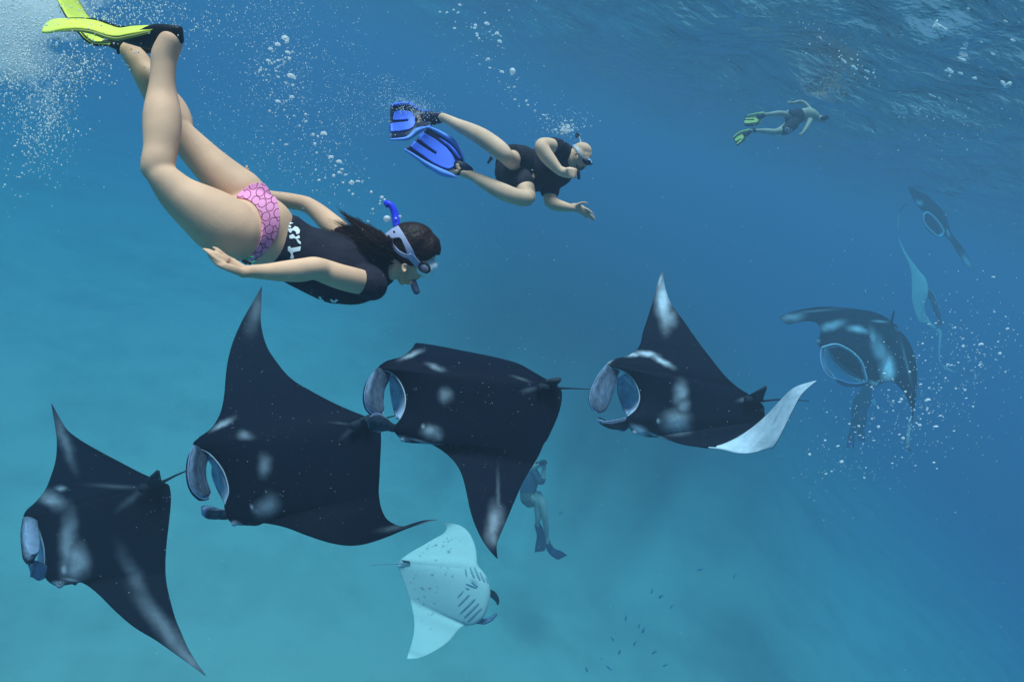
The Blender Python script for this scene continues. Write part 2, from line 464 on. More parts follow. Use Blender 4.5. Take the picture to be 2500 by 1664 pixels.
def sea_surface():
    m = bpy.data.materials.new('sea_surface'); m.use_nodes = True; n = m.node_tree; out = n.nodes['Material Output']; n.nodes.remove(n.nodes['Principled BSDF'])
    tr = n.nodes.new('ShaderNodeBsdfTransparent'); gl = n.nodes.new('ShaderNodeBsdfGlossy'); gl.inputs['Roughness'].default_value = .03
    lw = n.nodes.new('ShaderNodeLayerWeight'); lw.inputs['Blend'].default_value = .5
    tc = n.nodes.new('ShaderNodeTexCoord'); t = n.nodes.new('ShaderNodeTexNoise'); t.inputs['Scale'].default_value = 4.5; t.inputs['Detail'].default_value = 4
    n.links.new(tc.outputs['Object'], t.inputs['Vector'])
    bp = n.nodes.new('ShaderNodeBump'); bp.inputs['Strength'].default_value = .9; bp.inputs['Distance'].default_value = .09
    n.links.new(t.outputs['Fac'], bp.inputs['Height']); n.links.new(bp.outputs[0], gl.inputs['Normal']); n.links.new(bp.outputs[0], lw.inputs['Normal'])
    mx = n.nodes.new('ShaderNodeMixShader')
    mr = n.nodes.new('ShaderNodeMapRange'); mr.interpolation_type = 'SMOOTHSTEP'
    mr.inputs['From Min'].default_value = .30; mr.inputs['From Max'].default_value = .58; mr.inputs['To Min'].default_value = .04
    n.links.new(lw.outputs['Facing'], mr.inputs['Value']); n.links.new(mr.outputs[0], mx.inputs[0])
    n.links.new(tr.outputs[0], mx.inputs[1]); n.links.new(gl.outputs[0], mx.inputs[2]); n.links.new(mx.outputs[0], out.inputs[0])
    N = 620
    xs = np.linspace(-1, 1, N); xs = np.sign(xs) * np.abs(xs) ** 2.7 * 122
    X, Y = np.meshgrid(xs + 0, xs + 0)
    rng = np.random.RandomState(3); Z = np.zeros_like(X); D = np.hypot(X, Y)
    for k in range(70):
        lam = .18 * (26 ** rng.rand()); th = rng.normal(.5, .75); kk = 2 * math.pi / lam; amp = .0135 * lam * rng.rand()
        Z += amp * np.sin(kk * (X * math.cos(th) + Y * math.sin(th)) + rng.rand() * 7) * np.clip(lam / (.05 * D + .05), 0, 1)
    V = np.stack([X, Y, Z], -1).reshape(-1, 3)
    tag(mesh_obj('sea_surface', V, grid_faces(N, N), m, org=(0, 0, 0)), kind='structure')
sea_surface()

# ------------------------------------------------------------------ manta rays
def sheet(view, rows, nu=24, nv=12, thick=.012, taper=.35, flip=None):
    """a flap of real thickness through rows of (x, y, depth)"""
    G = np.array([[view(*p) for p in r] for r in rows])
    Q = resample2(G, nu, nv)
    return shell(Q, thick, taper)

def shell(Q, thick, taper=.35):
    nu, nv = Q.shape[:2]
    Nn = unit(np.cross(np.gradient(Q, axis=0), np.gradient(Q, axis=1)))
    if (Nn * (CAMn - Q)).sum() < 0: Nn = -Nn; fl = True
    else: fl = False
    u = np.linspace(0, 1, nu)[:, None]; v = np.linspace(0, 1, nv)[None]
    e = np.minimum(np.minimum(u, 1 - u) / .12, np.minimum(v, 1 - v) / .18).clip(0, 1)
    t = thick * (taper + (1 - taper) * np.sqrt(e)) / 2
    A = (Q + Nn * t[..., None]).reshape(-1, 3); B = (Q - Nn * t[..., None]).reshape(-1, 3)
    return close(A, B, nu, nv, fl)

def close(A, B, nu, nv, fl):
    n = nu * nv
    fs = grid_faces(nu, nv, 0, fl) + grid_faces(nu, nv, n, not fl)
    bd = [j for j in range(nv)] + [i * nv + nv - 1 for i in range(1, nu)] + [(nu - 1) * nv + j for j in range(nv - 2, -1, -1)] + [i * nv for i in range(nu - 2, 0, -1)]
    for a, b in zip(bd, bd[1:] + bd[:1]): fs.append([a, b, b + n, a + n] if fl else [b, a, a + n, b + n])
    return np.vstack([A, B]), fs

def ell(px, py, p):
    x, y, rx, ry, rot, inten = p[:6]
    m_ = min(rx, ry)
    if m_ > 13:
        dx = np.zeros_like(px); dy = np.zeros_like(px)
        for i, (fq, am) in enumerate(((.9, .22), (2.1, .13), (4.7, .06), (9.0, .03))):
            a = fq / m_
            dx = dx + am * m_ * np.sin(a * (px * .8 + py * .6) + x * .7 + i) * np.cos(a * (py * .9 - px * .5) + y + 2 * i)
            dy = dy + am * m_ * np.sin(a * (py * .9 - px * .35) + y * .6 + 3 * i) * np.cos(a * (px * .7 + py * .5) + x + i)
        px, py = px + dx, py + dy
    c, s = math.cos(math.radians(rot)), math.sin(math.radians(rot))
    X, Y = px - x, py - y
    r = np.sqrt(((X * c + Y * s) / rx) ** 2 + ((-X * s + Y * c) / ry) ** 2)
    return inten * np.clip((1.6 - r) / 1.3, 0, 1) ** 1.7 * 1.08

def manta(view, label, st, d0, ax, ay, ctr, body, patches=(), belly=False, spots=(), fins=(), jaw=None, lip=None, dorsal=None,
          tail=None, gills=(), pelvic=(), eyes=(), foil=.12, nu=170, nv=80, patches_below=(), group=None, jawmat=None, k=1.0, soft=.8):
    """st: stations along the span, wing tip to wing tip: (lead x, lead y, trail x, trail y[, extra depth lead, trail[, mid x, mid y, mid extra depth]])"""
    d0, ax, ay = d0 * k, ax * k, ay * k
    def dep(x, y, e=0): return d0 + ax * (x - ctr[0]) + ay * (y - ctr[1]) + e * k
    root = thing('manta_ray', label, 'manta ray', view(ctr[0], ctr[1], d0), group)
    rows = []
    for s in st:
        lx, ly, tx, ty = s[:4]; el, et = (s[4], s[5]) if len(s) > 5 else (0, 0)
        if len(s) > 8: mx, my, em = s[6:9]
        else: mx, my, em = (lx + tx) / 2, (ly + ty) / 2, (el + et) / 2
        q = lambda a, b, t: a + (b - a) * t
        rows.append([view(lx, ly, dep(lx, ly, el)), view(q(lx, mx, .5), q(ly, my, .5), dep(q(lx, mx, .5), q(ly, my, .5), q(el, em, .5))),
                     view(mx, my, dep(mx, my, em)), view(q(mx, tx, .5), q(my, ty, .5), dep(q(mx, tx, .5), q(my, ty, .5), q(em, et, .5))),
                     view(tx, ty, dep(tx, ty, et))])
    Q = resample2(np.array(rows), nu, nv)
    # smooth along the span a little so that the wing is one curved sheet
    for _ in range(2):
        K = Q.copy(); K[1:-1] = .25 * Q[:-2] + .5 * Q[1:-1] + .25 * Q[2:]; Q = K
    Nn = np.cross(np.gradient(Q, axis=0), np.gradient(Q, axis=1)); L = np.linalg.norm(Nn, axis=-1, keepdims=True)
    Nn = Nn / np.maximum(L, 1e-9)
    ib = int((body[0] + body[1]) / 2 / (len(st) - 1) * (nu - 1))
    fl = (Nn[ib, nv // 2] * (CAMn - Q[ib, nv // 2])).sum() < 0
    if fl: Nn = -Nn
    u = np.linspace(0, len(st) - 1, nu)[:, None]; v = np.linspace(0, 1, nv)[None]
    bw = 1 / (1 + np.exp(-(u - body[0]) * 1.1)) / (1 + np.exp((u - body[1]) * 1.1))
    chord = np.linalg.norm(Q[:, -1] - Q[:, 0], axis=-1)[:, None]
    f = 2.1 * np.sqrt(v) * (1 - v) ** 1.15 * 1.0 + .0
    tt = chord * f * (.035 + foil * bw)
    tt = np.minimum(tt, .4)
    endt = np.minimum(np.arange(nu), np.arange(nu)[::-1])[:, None] / 6.0
    tt = tt * np.clip(endt, 0, 1) + .0015
    A = (Q + Nn * (tt * .62)[..., None]).reshape(-1, 3); B = (Q - Nn * (tt * .55)[..., None]).reshape(-1, 3)
    V, Fc = close(A, B, nu, nv, fl)
    def zc(V_):
        px, py, _ = pix(V_); return (px - view.x0) / view.k, (py - view.y0) / view.k
    xa, ya = zc(A); xb, yb = zc(B)
    top, bot = (A, B) if not belly else (B, A)
    pa = np.zeros(len(A)); pb = np.zeros(len(B))
    U = np.repeat(u[:, 0], nv); Vv = np.tile(v[0], nu)
    if belly:
        pa[:] = .95
        for p in spots: pa = pa - ell(xa, ya, p)
        pa = pa - .12 * np.clip((.05 - Vv) / .05, 0, 1)
        for p in patches: pb = np.maximum(pb, ell(xb, yb, p))
    else:
        for p in patches: pa = np.maximum(pa, ell(xa, ya, p) * soft)
        pb[:] = .92
        pb *= np.clip((Vv - .0) / .03, .0, 1) * np.clip((1 - Vv) / .035, .15, 1)
        for p in patches_below: pb = pb - ell(xb, yb, p)
    attr = {'pale': np.clip(np.concatenate([pa, pb]), 0, 1)}
    mesh_obj('body', V, Fc, M_BELLY if belly else M_MANTA, root, attr=attr)
    def part(name, rows, thick=.014, m=None, pale=None, nu=26, nv=12):
        R = [[(p[0], p[1], dep(p[0], p[1], p[2] if len(p) > 2 else 0)) for p in r] for r in rows]
        V, Fc = sheet(view, R, nu, nv, thick)
        o = mesh_obj(name, V, Fc, m or (M_HEADFIN if name == 'cephalic_fin' else M_MANTA), root, attr={'pale': np.full(len(V), 0.0) if pale is None else pale(V, *zc(V), nu, nv)})
        return o
    for fr in fins:
        rows_, inner, rim = fr
        def pale(V, x, y, nu_, nv_):
            uu = np.tile(np.repeat(np.linspace(0, 1, nu_), nv_), 2); vv = np.tile(np.tile(np.linspace(0, 1, nv_), nu_), 2)
            e = np.minimum(np.minimum(vv, 1 - vv) / .2, (1 - uu) / .16)
            r = rim * np.clip(1 - e, 0, 1) ** 1.5 + inner * (.35 + .65 * np.sin(math.pi * np.clip(uu * 1.05, 0, 1)) ** 1.5) * np.clip(e, 0, 1)
            r *= .62 + .38 * (1 + np.sin(uu * 17 + 5 * np.sin(vv * 9)) * np.cos(vv * 13 + 3 * np.sin(uu * 11))) + .25 * np.exp(-((vv - .42) / .16) ** 2)
            r[nu_ * nv_:] *= .12
            return np.clip(r, 0, 1)
        cf = part('cephalic_fin', rows_, .032, None, pale, 34, 16)
        if rim >= .5 and not belly:
            e = [r[0] for r in rows_] + [r[len(r) // 2] for r in rows_[-1:]] + [r[-1] for r in rows_[::-1]]
            c = catmull(np.array([view(p[0], p[1], dep(p[0], p[1], p[2] - .016)) for p in e]), 60)
            V, Fc = tube3(c, view.r(2.6, d0), None, 8)
            mesh_obj('fin_edge', V, Fc, M_HEADFIN, cf, attr={'pale': np.full(len(V), 1.0)})
    if jaw:
        part('lower_jaw', jaw, .02, jawmat or M_GREYM, None, 26, 14)
        c = catmull(np.array([view(r[0][0], r[0][1], dep(r[0][0], r[0][1], r[0][2] - .01)) for r in jaw]), 30)
        V, Fc = tube3(c, view.r(3.2, d0), None, 8)
        mesh_obj('lip', V, Fc, M_MANTA, root, attr={'pale': np.full(len(V), .25)})
    if lip:
        for pts, hw in lip:
            c = catmull(np.array([view(p[0], p[1], dep(p[0], p[1], p[2] if len(p) > 2 else -.01)) for p in pts]), 40)
            V, Fc = tube3(c, view.r(hw, d0), None, 8)
            mesh_obj('lip', V, Fc, M_MANTA, root, attr={'pale': np.full(len(V), .8)})
    if dorsal: part('dorsal_fin', dorsal, .02, None, lambda V, x, y, a, b: np.full(len(V), .06), 12, 8)
    for pf in pelvic: part('pelvic_fin', pf, .014, None, lambda V, x, y, a, b: np.full(len(V), .04), 12, 8)
    if tail:
        a = catmull(np.array([list(p) for p in tail], float), 40)
        c = np.array([view(p[0], p[1], dep(p[0], p[1], p[2])) for p in a]); V, Fc = tube3(c, [view.r(p[3], d0) for p in a], None, 8)
        mesh_obj('tail', V, Fc, M_MANTA, root, attr={'pale': np.full(len(V), .5 if belly else .03)})
    for (x, y, r, e) in eyes:
        V, Fc = ball(view(x, y, dep(x, y, e)), view.r(r, d0), 12, 8)
        mesh_obj('eye', V, Fc, M_MANTA, root, attr={'pale': np.clip(np.linspace(.2, 1, len(V)), 0, 1)})
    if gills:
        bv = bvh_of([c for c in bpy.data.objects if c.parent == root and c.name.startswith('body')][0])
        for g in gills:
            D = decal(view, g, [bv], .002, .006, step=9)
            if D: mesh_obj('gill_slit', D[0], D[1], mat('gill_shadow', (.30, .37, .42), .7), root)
    return root

# leftmost manta, in front
manta(vE, 'leftmost manta ray, its open mouth bright white inside and its shoulder patches pale grey',
  [(275,78,280,80,.55,.55),(290,165,318,150,.5,.5),(303,250,355,210,.42,.42),(305,320,400,250,.34,.34),(297,390,470,295,.27,.27),(275,460,560,345,.2,.2),(245,535,660,398,.12,.12),
   (190,605,750,445,.05,.05),(140,650,830,480,0,0),(128,690,880,500),(185,702,905,512),(212,770,914,545),(232,840,917,590),(238,900,912,660),(237,960,903,740),(243,1010,895,810),
   (280,1045,890,870),(325,1055,887,930),(375,1025,888,990,0,0),(450,1040,895,1050,0,-.02),(530,1100,908,1110,-.02,-.05),(620,1190,925,1175,-.06,-.08),(720,1275,945,1240,-.1,-.12),
   (830,1340,975,1310,-.16,-.17),(930,1410,1010,1390,-.22,-.22),(1020,1475,1050,1455,-.28,-.28),(1100,1535,1103,1531,-.35,-.35)],
  2.95, .00022, -.00025, (520,680), (9,17), foil=.13, k=.82,
  patches=[(280,590,85,42,28,.42),(325,530,30,16,0,.5),(365,830,42,175,3,.42),(405,930,62,95,8,.5),(345,965,20,30,0,.6),(620,520,150,12,4,.12),(700,590,90,18,-38,.12),
           (720,1000,38,170,-27,.16),(890,1290,48,260,-38,.3),(1010,1440,30,150,-40,.35),(345,270,34,150,-20,.26),(310,1040,40,18,0,.8),(380,1020,50,10,10,.5)],
  fins=[([[(125,688,-.02),(155,690,0),(192,702,.02)],[(114,755,-.12),(152,745,-.09),(196,750,-.04)],[(117,830,-.2),(160,820,-.17),(206,810,-.11)],
          [(128,885,-.26),(165,880,-.23),(204,868,-.18)],[(146,908,-.28),(168,906,-.26),(193,898,-.23)],[(158,912,-.28),(166,911,-.28),(178,908,-.27)]],1.3,.4),
        ([[(240,952,.0),(242,975,.0),(238,1000,.02)],[(205,922,-.05),(208,965,-.03),(210,1022,0)],[(178,922,-.08),(178,962,-.06),(185,1010,-.03)],[(163,945,-.08),(163,962,-.07),(168,985,-.05)]],1.2,.6)],
  jaw=[[(190,715,.1),(196,712,.08),(202,712,.02)],[(205,790,.16),(216,790,.12),(226,790,.02)],[(208,860,.2),(222,860,.14),(236,870,.02)],[(214,930,.16),(226,930,.1),(238,935,.02)],[(228,985,.06),(233,985,.04),(238,985,.01)]],
  lip=[([(188,705),(213,770),(233,840),(239,900),(237,960)],4)],
  dorsal=[[(770,512,-.02),(800,515,-.02),(868,510,.0)],[(800,470,-.1),(825,475,-.1),(864,486,-.08)],[(840,436,-.16),(846,436,-.16),(852,440,-.16)]],
  tail=[(760,530,-.06,24),(830,512,-.05,16),(880,492,-.02,9),(940,462,.05,6),(1005,434,.2,4),(1120,380,.5,3)],
  eyes=[(322,1048,16,-.03)])

# second manta, in front
manta(vF, 'large black manta ray below the woman, one wing raised to a dark point',
  [(488,45,490,47,.75,.75),(440,130,487,150,.65,.65),(375,245,485,260,.54,.54),(325,360,515,380,.43,.43),(295,470,570,470,.33,.33),(282,570,655,570,.24,.24),(274,670,765,638,.15,.15),
   (252,770,880,700,.07,.07),(200,855,990,750,.02,.02),(125,910,1080,785),(98,955,1130,808),(190,1000,1165,860),(258,1080,1171,905),(290,1160,1170,960),(297,1225,1167,1020),(275,1290,1164,1080),
   (290,1365,1162,1140),(345,1408,1158,1195),(420,1388,1160,1245),(600,1412,1172,1310,-.02,-.02),(750,1467,1200,1368,-.06,-.06),(900,1513,1245,1400,-.1,-.1),(1040,1522,1295,1414,-.14,-.14),
   (1200,1476,1345,1400,-.18,-.2),(1350,1415,1420,1379,-.22,-.25),(1490,1376,1495,1374,-.28,-.28)],
  3.0, .0002, -.00022, (640,1020), (10,17), foil=.13, k=.8,
  patches=[(395,895,45,24,8,.36),(505,1070,34,62,-3,.36),(520,1300,72,58,-30,.42),(470,1330,40,20,20,.3),(433,1303,8,16,0,.8),(262,832,72,17,-28,.5),(455,180,42,120,15,.17),(340,1398,36,14,15,.85),
           (1230,1425,90,18,-10,.16),(940,825,70,8,5,.08),(980,880,60,12,-40,.07),(1440,1388,60,6,-14,.5)],
  fins=[([[(96,955,-.01),(140,962,0),(205,1000,.02)],[(78,1010,-.07),(122,1005,-.01),(182,1022,.03)],[(68,1080,-.11),(112,1070,-.04),(164,1072,.02)],[(72,1150,-.13),(116,1145,-.06),(163,1138,0)],
          [(92,1208,-.12),(132,1205,-.07),(180,1190,-.02)],[(130,1246,-.1),(160,1244,-.07),(193,1228,-.04)],[(158,1257,-.08),(172,1256,-.07),(188,1247,-.06)]],.34,.75),
        ([[(305,1322,.02),(305,1345,.02),(300,1368,.03)],[(255,1316,.0),(252,1340,.0),(248,1364,.02)],[(215,1304,-.06),(212,1335,-.04),(208,1369,-.01)],[(176,1299,-.09),(176,1333,-.07),(180,1367,-.04)],[(150,1310,-.1),(147,1328,-.09),(152,1350,-.07)]],.2,1.2)],
  jaw=[[(178,1020,.04),(200,1020,.04),(215,1016,.0)],[(204,1060,.12),(232,1065,.1),(255,1080,.01)],[(205,1110,.18),(245,1120,.14),(285,1162,.01)],[(222,1170,.18),(258,1185,.14),(296,1212,.01)],[(250,1230,.12),(272,1236,.1),(292,1258,.01)],[(276,1276,.04),(281,1280,.03),(284,1284,.01)]],
  lip=[([(120,962),(190,1000),(259,1080),(291,1160),(298,1225),(280,1285)],4)],
  dorsal=[[(1030,818,-.03),(1060,820,-.03),(1115,815,0)],[(1070,795,-.08),(1090,797,-.08),(1120,803,-.05)],[(1110,782,-.12),(1116,783,-.12),(1124,788,-.12)]],
  tail=[(1010,840,-.06,26),(1070,815,-.04,18),(1130,805,.0,9),(1190,797,.1,5),(1260,780,.35,4)],
  eyes=[(333,1398,15,-.03)])

# third manta
manta(vG, 'arched black manta ray hiding part of a diver, one wing pointing straight down',
  [(560,235,640,232,.95,.95),(500,180,660,190,.8,.8),(440,118,720,160,.58,.55),(405,98,800,165,.36,.36),(385,128,930,192,.2,.22),(345,165,1060,228,.08,.12),(290,195,1150,278,.02,.05),(215,212,1220,318,0,.02),
   (160,258,1275,345),(200,270,1315,372),(266,296,1336,405),(308,350,1337,450),(333,410,1327,510),(340,465,1308,570),(330,530,1287,620),(300,590,1262,675),(262,640,1242,715),(290,690,1222,740),
   (345,733,1205,780),(410,712,1181,830),(490,735,1150,880),(580,787,1120,930,0,-.02),(650,850,1085,990,-.03,-.04),(697,930,1055,1060,-.07,-.08),(725,1030,1025,1130,-.11,-.12),(745,1130,1000,1190,-.16,-.16),
   (770,1220,970,1260,-.2,-.2),(812,1320,940,1330,-.25,-.25),(862,1400,921,1395,-.3,-.3),(922,1468,927,1470,-.36,-.36)],
  2.9, .00016, -.00016, (720,560), (8,19), foil=.14, k=.8,
  patches=[(375,172,75,15,-22,.5),(530,250,60,18,18,.33),(595,435,40,50,15,.36),(505,662,56,46,0,.55),(540,690,36,30,0,.3),(452,630,10,18,0,.8),(315,705,48,18,20,.85),(430,722,90,8,14,.5),
           (905,1250,50,130,8,.36),(930,1080,14,170,0,.14),(900,1340,36,60,10,.3),(1080,325,65,9,18,.14),(1130,395,55,14,-14,.14)],
  fins=[([[(150,268,-.01),(190,262,0),(250,290,.02)],[(104,330,-.08),(160,300,-.02),(230,335,.03)],[(82,400,-.12),(135,375,-.05),(204,382,.03)],[(79,460,-.14),(130,440,-.07),(193,432,.01)],
          [(94,515,-.13),(138,500,-.08),(190,482,-.01)],[(130,550,-.11),(165,540,-.08),(200,518,-.04)],[(168,561,-.09),(182,558,-.08),(196,548,-.07)]],.38,.75),
        ([[(282,618,.02),(282,636,.02),(278,655,.03)],[(240,610,.0),(240,628,.0),(236,646,.02)],[(202,566,-.06),(200,612,-.05),(202,652,-.01)],[(155,542,-.1),(150,600,-.1),(158,660,-.05)],[(112,570,-.12),(115,598,-.12),(125,635,-.08)],[(104,590,-.12),(104,600,-.12),(108,615,-.1)]],.18,1.25)],
  jaw=[[(232,300,.04),(255,300,.04),(270,300,.0)],[(240,350,.12),(275,350,.1),(306,355,.01)],[(245,415,.18),(290,420,.14),(333,425,.01)],[(258,490,.18),(295,495,.14),(335,500,.01)],[(270,540,.12),(292,545,.1),(318,555,.01)],[(282,574,.04),(290,577,.03),(300,582,.01)]],
  lip=[([(165,262),(205,268),(262,296),(306,350),(332,410),(339,465),(330,525),(303,583)],4)],
  dorsal=[[(1225,345,-.03),(1260,350,-.03),(1305,375,0)],[(1270,330,-.08),(1290,338,-.08),(1310,358,-.05)],[(1325,325,-.12),(1331,327,-.12),(1336,329,-.12)]],
  tail=[(1200,378,-.05,26),(1260,380,-.04,18),(1310,384,-.02,9),(1400,386,.4,6),(1500,390,1.3,4),(1600,393,1.6,3)],
  eyes=[(322,712,14,-.03)])

# fourth manta, white wing curled up
manta(vH, 'manta ray with a white raised wing tip, its other wing curled up showing white',
  [(683,68,685,70,.75,.75),(650,130,690,130,.66,.66),(625,230,712,230,.56,.56),(595,340,755,330,.45,.45),(560,450,830,430,.35,.35),(530,540,900,530,.26,.26),(515,615,970,630,.18,.18),
   (485,668,1040,720,.1,.1),(410,718,1110,810,.04,.04),(300,745,1180,890),(248,785,1250,950),(300,806,1310,990),(380,832,1360,1020),(440,878,1400,1050),(480,940,1440,1080),(503,1010,1460,1110),(500,1070,1462,1150),
   (470,1130,1456,1185),(410,1180,1452,1205),(410,1240,1448,1212),(470,1312,1445,1218),(560,1308,1446,1222),(680,1345,1450,1232,-.03,-.02),(820,1390,1456,1250,-.06,-.03,1150,1370,-.05),
   (960,1412,1472,1310,-.08,-.08,1200,1425,-.12),(1090,1405,1500,1400,-.09,-.28,1265,1462,-.24),(1220,1355,1518,1432,-.1,-.44,1385,1448,-.32),(1350,1275,1562,1368,-.13,-.5,1468,1360,-.34),
   (1470,1175,1625,1250,-.2,-.5),(1580,1058,1690,1115,-.3,-.5),(1690,957,1752,1005,-.4,-.5),(1855,904,1860,906,-.52,-.52)],
  3.9, .00012, -.0001, (820,980), (10,20), foil=.15, nu=200, k=.85, soft=1.1,
  patches=[(450,705,60,17,-5,.6),(560,700,85,20,8,.62),(675,755,95,22,28,.55),(815,1000,52,85,8,.42),(790,1215,110,76,0,.5),(840,1100,50,70,0,.3),(650,1215,12,20,0,.8),(500,1290,72,34,35,.95),(640,1330,120,10,22,.6),
           (690,300,62,190,-4,.62),(665,140,16,60,12,.5),(740,430,50,60,0,.3),(1330,1050,70,18,-8,.25),(270,760,40,16,-40,.5)],
  patches_below=[(1420,1400,110,40,-30,.25),(1560,1180,10,120,30,.12)],
  fins=[([[(250,786,-.01),(300,800,0),(352,832,.02)],[(193,857,-.09),(260,850,-.02),(332,872,.03)],[(148,940,-.14),(230,930,-.06),(318,935,.02)],[(124,1020,-.17),(210,1010,-.09),(300,990,0)],
          [(130,1090,-.17),(200,1080,-.11),(280,1055,-.03)],[(158,1138,-.15),(202,1130,-.12),(256,1110,-.07)],[(188,1152,-.13),(206,1150,-.12),(228,1141,-.1)]],.5,.6),
        ([[(398,1188,.0),(405,1215,.03),(425,1255,.06)],[(300,1210,-.08),(330,1245,-.02),(380,1290,.05)],[(230,1216,-.13),(265,1240,-.09),(310,1268,-.03)],[(182,1198,-.16),(190,1204,-.15),(204,1212,-.14)]],.10,.7)],
  jaw=[[(338,890,.04),(375,868,.04),(400,850,.0)],[(336,960,.14),(400,925,.12),(462,912,.01)],[(345,1020,.22),(425,1000,.18),(497,985,.01)],[(370,1090,.2),(435,1080,.16),(500,1060,.01)],[(392,1145,.12),(440,1135,.1),(475,1120,.01)],[(410,1172,.04),(420,1170,.03),(432,1165,.01)]],
  lip=[([(255,785),(300,804),(380,832),(441,878),(481,940),(504,1010),(500,1070),(470,1130),(415,1176)],5)],
  dorsal=[[(1345,1018,-.02),(1390,1040,-.02),(1450,1060,0)],[(1400,985,-.1),(1425,1000,-.1),(1458,1020,-.06)],[(1470,948,-.16),(1474,948,-.16),(1480,948,-.16)]],
  tail=[(1330,1050,-.06,30),(1400,1052,-.03,20),(1460,1060,.0,9),(1580,1050,.05,6),(1800,1060,.2,3)],
  pelvic=[[[(1420,1130,-.03),(1440,1150,-.03),(1462,1200,-.02)],[(1440,1120,-.04),(1462,1140,-.04),(1466,1180,-.03)]]],
  eyes=[(468,1302,18,-.03)])

# fifth manta, facing the camera
manta(vI, 'manta ray at the right, mouth gaping towards us, white bars across its shoulders',
  [(115,685,117,687,-.25,-.25),(165,728,180,660,-.2,-.1),(228,718,270,640,-.12,.1),(290,711,370,628,-.05,.3),(335,720,470,632,0,.55),(354,752,570,642,0,.7),(356,795,650,655,0,.8),(340,828,690,668,0,.85),
   (360,858,712,678,0,.9),(400,850,735,690,0,.9),(450,843,752,702,0,.9),(510,870,764,720,0,.9),(560,905,772,735,0,.9),(595,950,778,748,0,.9),(610,1000,790,755,0,.85),(625,1048,800,760,0,.8),
   (655,1088,812,768,0,.75),(712,1062,832,785,0,.7),(765,1056,862,825,0,.6),(805,1082,890,890,0,.5),(842,1130,905,960,0,.4),(870,1190,911,1040,0,.3),(882,1250,906,1120,0,.2),(862,1300,896,1200,-.05,.1),
   (843,1350,883,1290,-.1,-.02),(840,1400,869,1360,-.15,-.1),(856,1440,867,1420,-.2,-.18),(879,1458,881,1461,-.25,-.25)],
  7.6, 0, 0, (600,860), (8,17), foil=.12, k=1.5, soft=.72,
  patches=[(420,738,75,24,-16,.85),(570,757,70,19,12,.75),(385,755,30,20,0,.7),(665,810,22,60,-15,.55),(705,890,36,95,-22,.7),(740,975,40,85,-4,.95),(190,690,75,24,-12,.55),(330,652,150,7,-5,.25),(850,950,8,130,-14,.28),
           (862,1350,16,90,4,.6),(650,1068,46,18,20,.95),(342,825,14,16,0,.95),(770,700,12,60,10,.4),(700,712,50,7,4,.5)],
  fins=[([[(362,868,-.05),(372,866,-.03),(384,868,0)],[(358,915,-.2),(370,915,-.15),(382,920,-.1)],[(370,970,-.3),(384,968,-.26),(396,970,-.2)],[(395,1012,-.34),(408,1008,-.32),(418,1004,-.3)],[(436,1040,-.36),(440,1038,-.36),(443,1036,-.36)]],.45,.75),
        ([[(626,1052,-.02),(622,1060,-.02),(614,1070,0)],[(580,1066,-.2),(574,1075,-.16),(566,1086,-.12)],[(520,1062,-.3),(510,1072,-.27),(500,1082,-.24)],[(470,1046,-.35),(462,1055,-.34),(456,1062,-.33)],[(442,1038,-.36),(441,1042,-.36),(440,1046,-.36)]],.45,.75)],
  jaw=[[(400,862,.1),(440,850,.25),(470,850,.05)],[(412,915,.2),(470,900,.7),(540,890,.05)],[(440,965,.2),(520,950,.8),(592,950,.05)],[(500,1010,.2),(560,1000,.7),(606,1000,.05)],[(560,1045,.1),(590,1040,.3),(615,1038,.05)]],
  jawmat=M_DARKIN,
  lip=[([(366,862),(402,850),(450,843),(510,868),(560,905),(595,950),(611,1000),(622,1045)],6),([(392,866,.05),(412,920,.12),(455,968,.14),(520,1020,.14),(590,1056,.05)],9),
       ([(402,875,.12),(432,920,.22),(480,965,.24),(540,1012,.22),(596,1046,.1)],7),([(455,875,.3),(500,940,.5)],2),([(500,890,.3),(525,945,.5)],2),([(600,970,.2),(545,960,.5)],2),([(606,1000,.2),(545,985,.5)],2)],
  dorsal=[[(748,740,-.02),(755,735,0),(770,725,.1)],[(762,700,-.04),(768,698,0),(776,694,.08)],[(776,650,-.05),(779,648,0),(781,650,.05)]],
  tail=[(760,730,.7,12),(785,735,.9,8),(797,745,1.2,4),(800,755,2.0,2)],
  eyes=[(658,1072,10,-.05),(342,826,9,-.05)])

# pale manta showing its belly
SP = [(640,385,14),(655,355,10),(690,368,10),(722,354,18),(790,362,14),(826,360,8),(845,418,20),(865,388,10),(800,322,10),(840,318,14),(870,300,10),(830,290,10),(570,455,12),(602,428,9),(722,497,14),(768,566,9),(838,574,11),
      (828,603,7),(814,634,12),(882,650,13),(687,639,17),(533,642,9),(510,668,9),(480,710,10),(520,778,8),(585,762,14),(600,775,14),(662,768,20),(735,750,7),(730,802,10),(612,848,12),(553,866,12),(605,920,14),(568,938,8),(708,913,12),
      (650,1018,9),(678,1022,12),(695,1004,10),(673,1150,9),(588,1078,6),(575,1130,6),(955,310,7),(1015,332,6),(910,280,8),(480,592,5)]
def slit(x0, y0, x1, y1, w):
    dx, dy = x1 - x0, y1 - y0; L = math.hypot(dx, dy); nx, ny = -dy / L * w, dx / L * w
    q = [(x0, y0), (x0 + dx * .2 + nx * .7, y0 + dy * .2 + ny * .7), (x0 + dx * .6 + nx, y0 + dy * .6 + ny), (x1 + nx * .6, y1 + ny * .6), (x1 + dx / L * w * .6, y1 + dy / L * w * .6),
         (x1 - nx * .6, y1 - ny * .6), (x0 + dx * .6 - nx * .7, y0 + dy * .6 - ny * .7)]
    return q
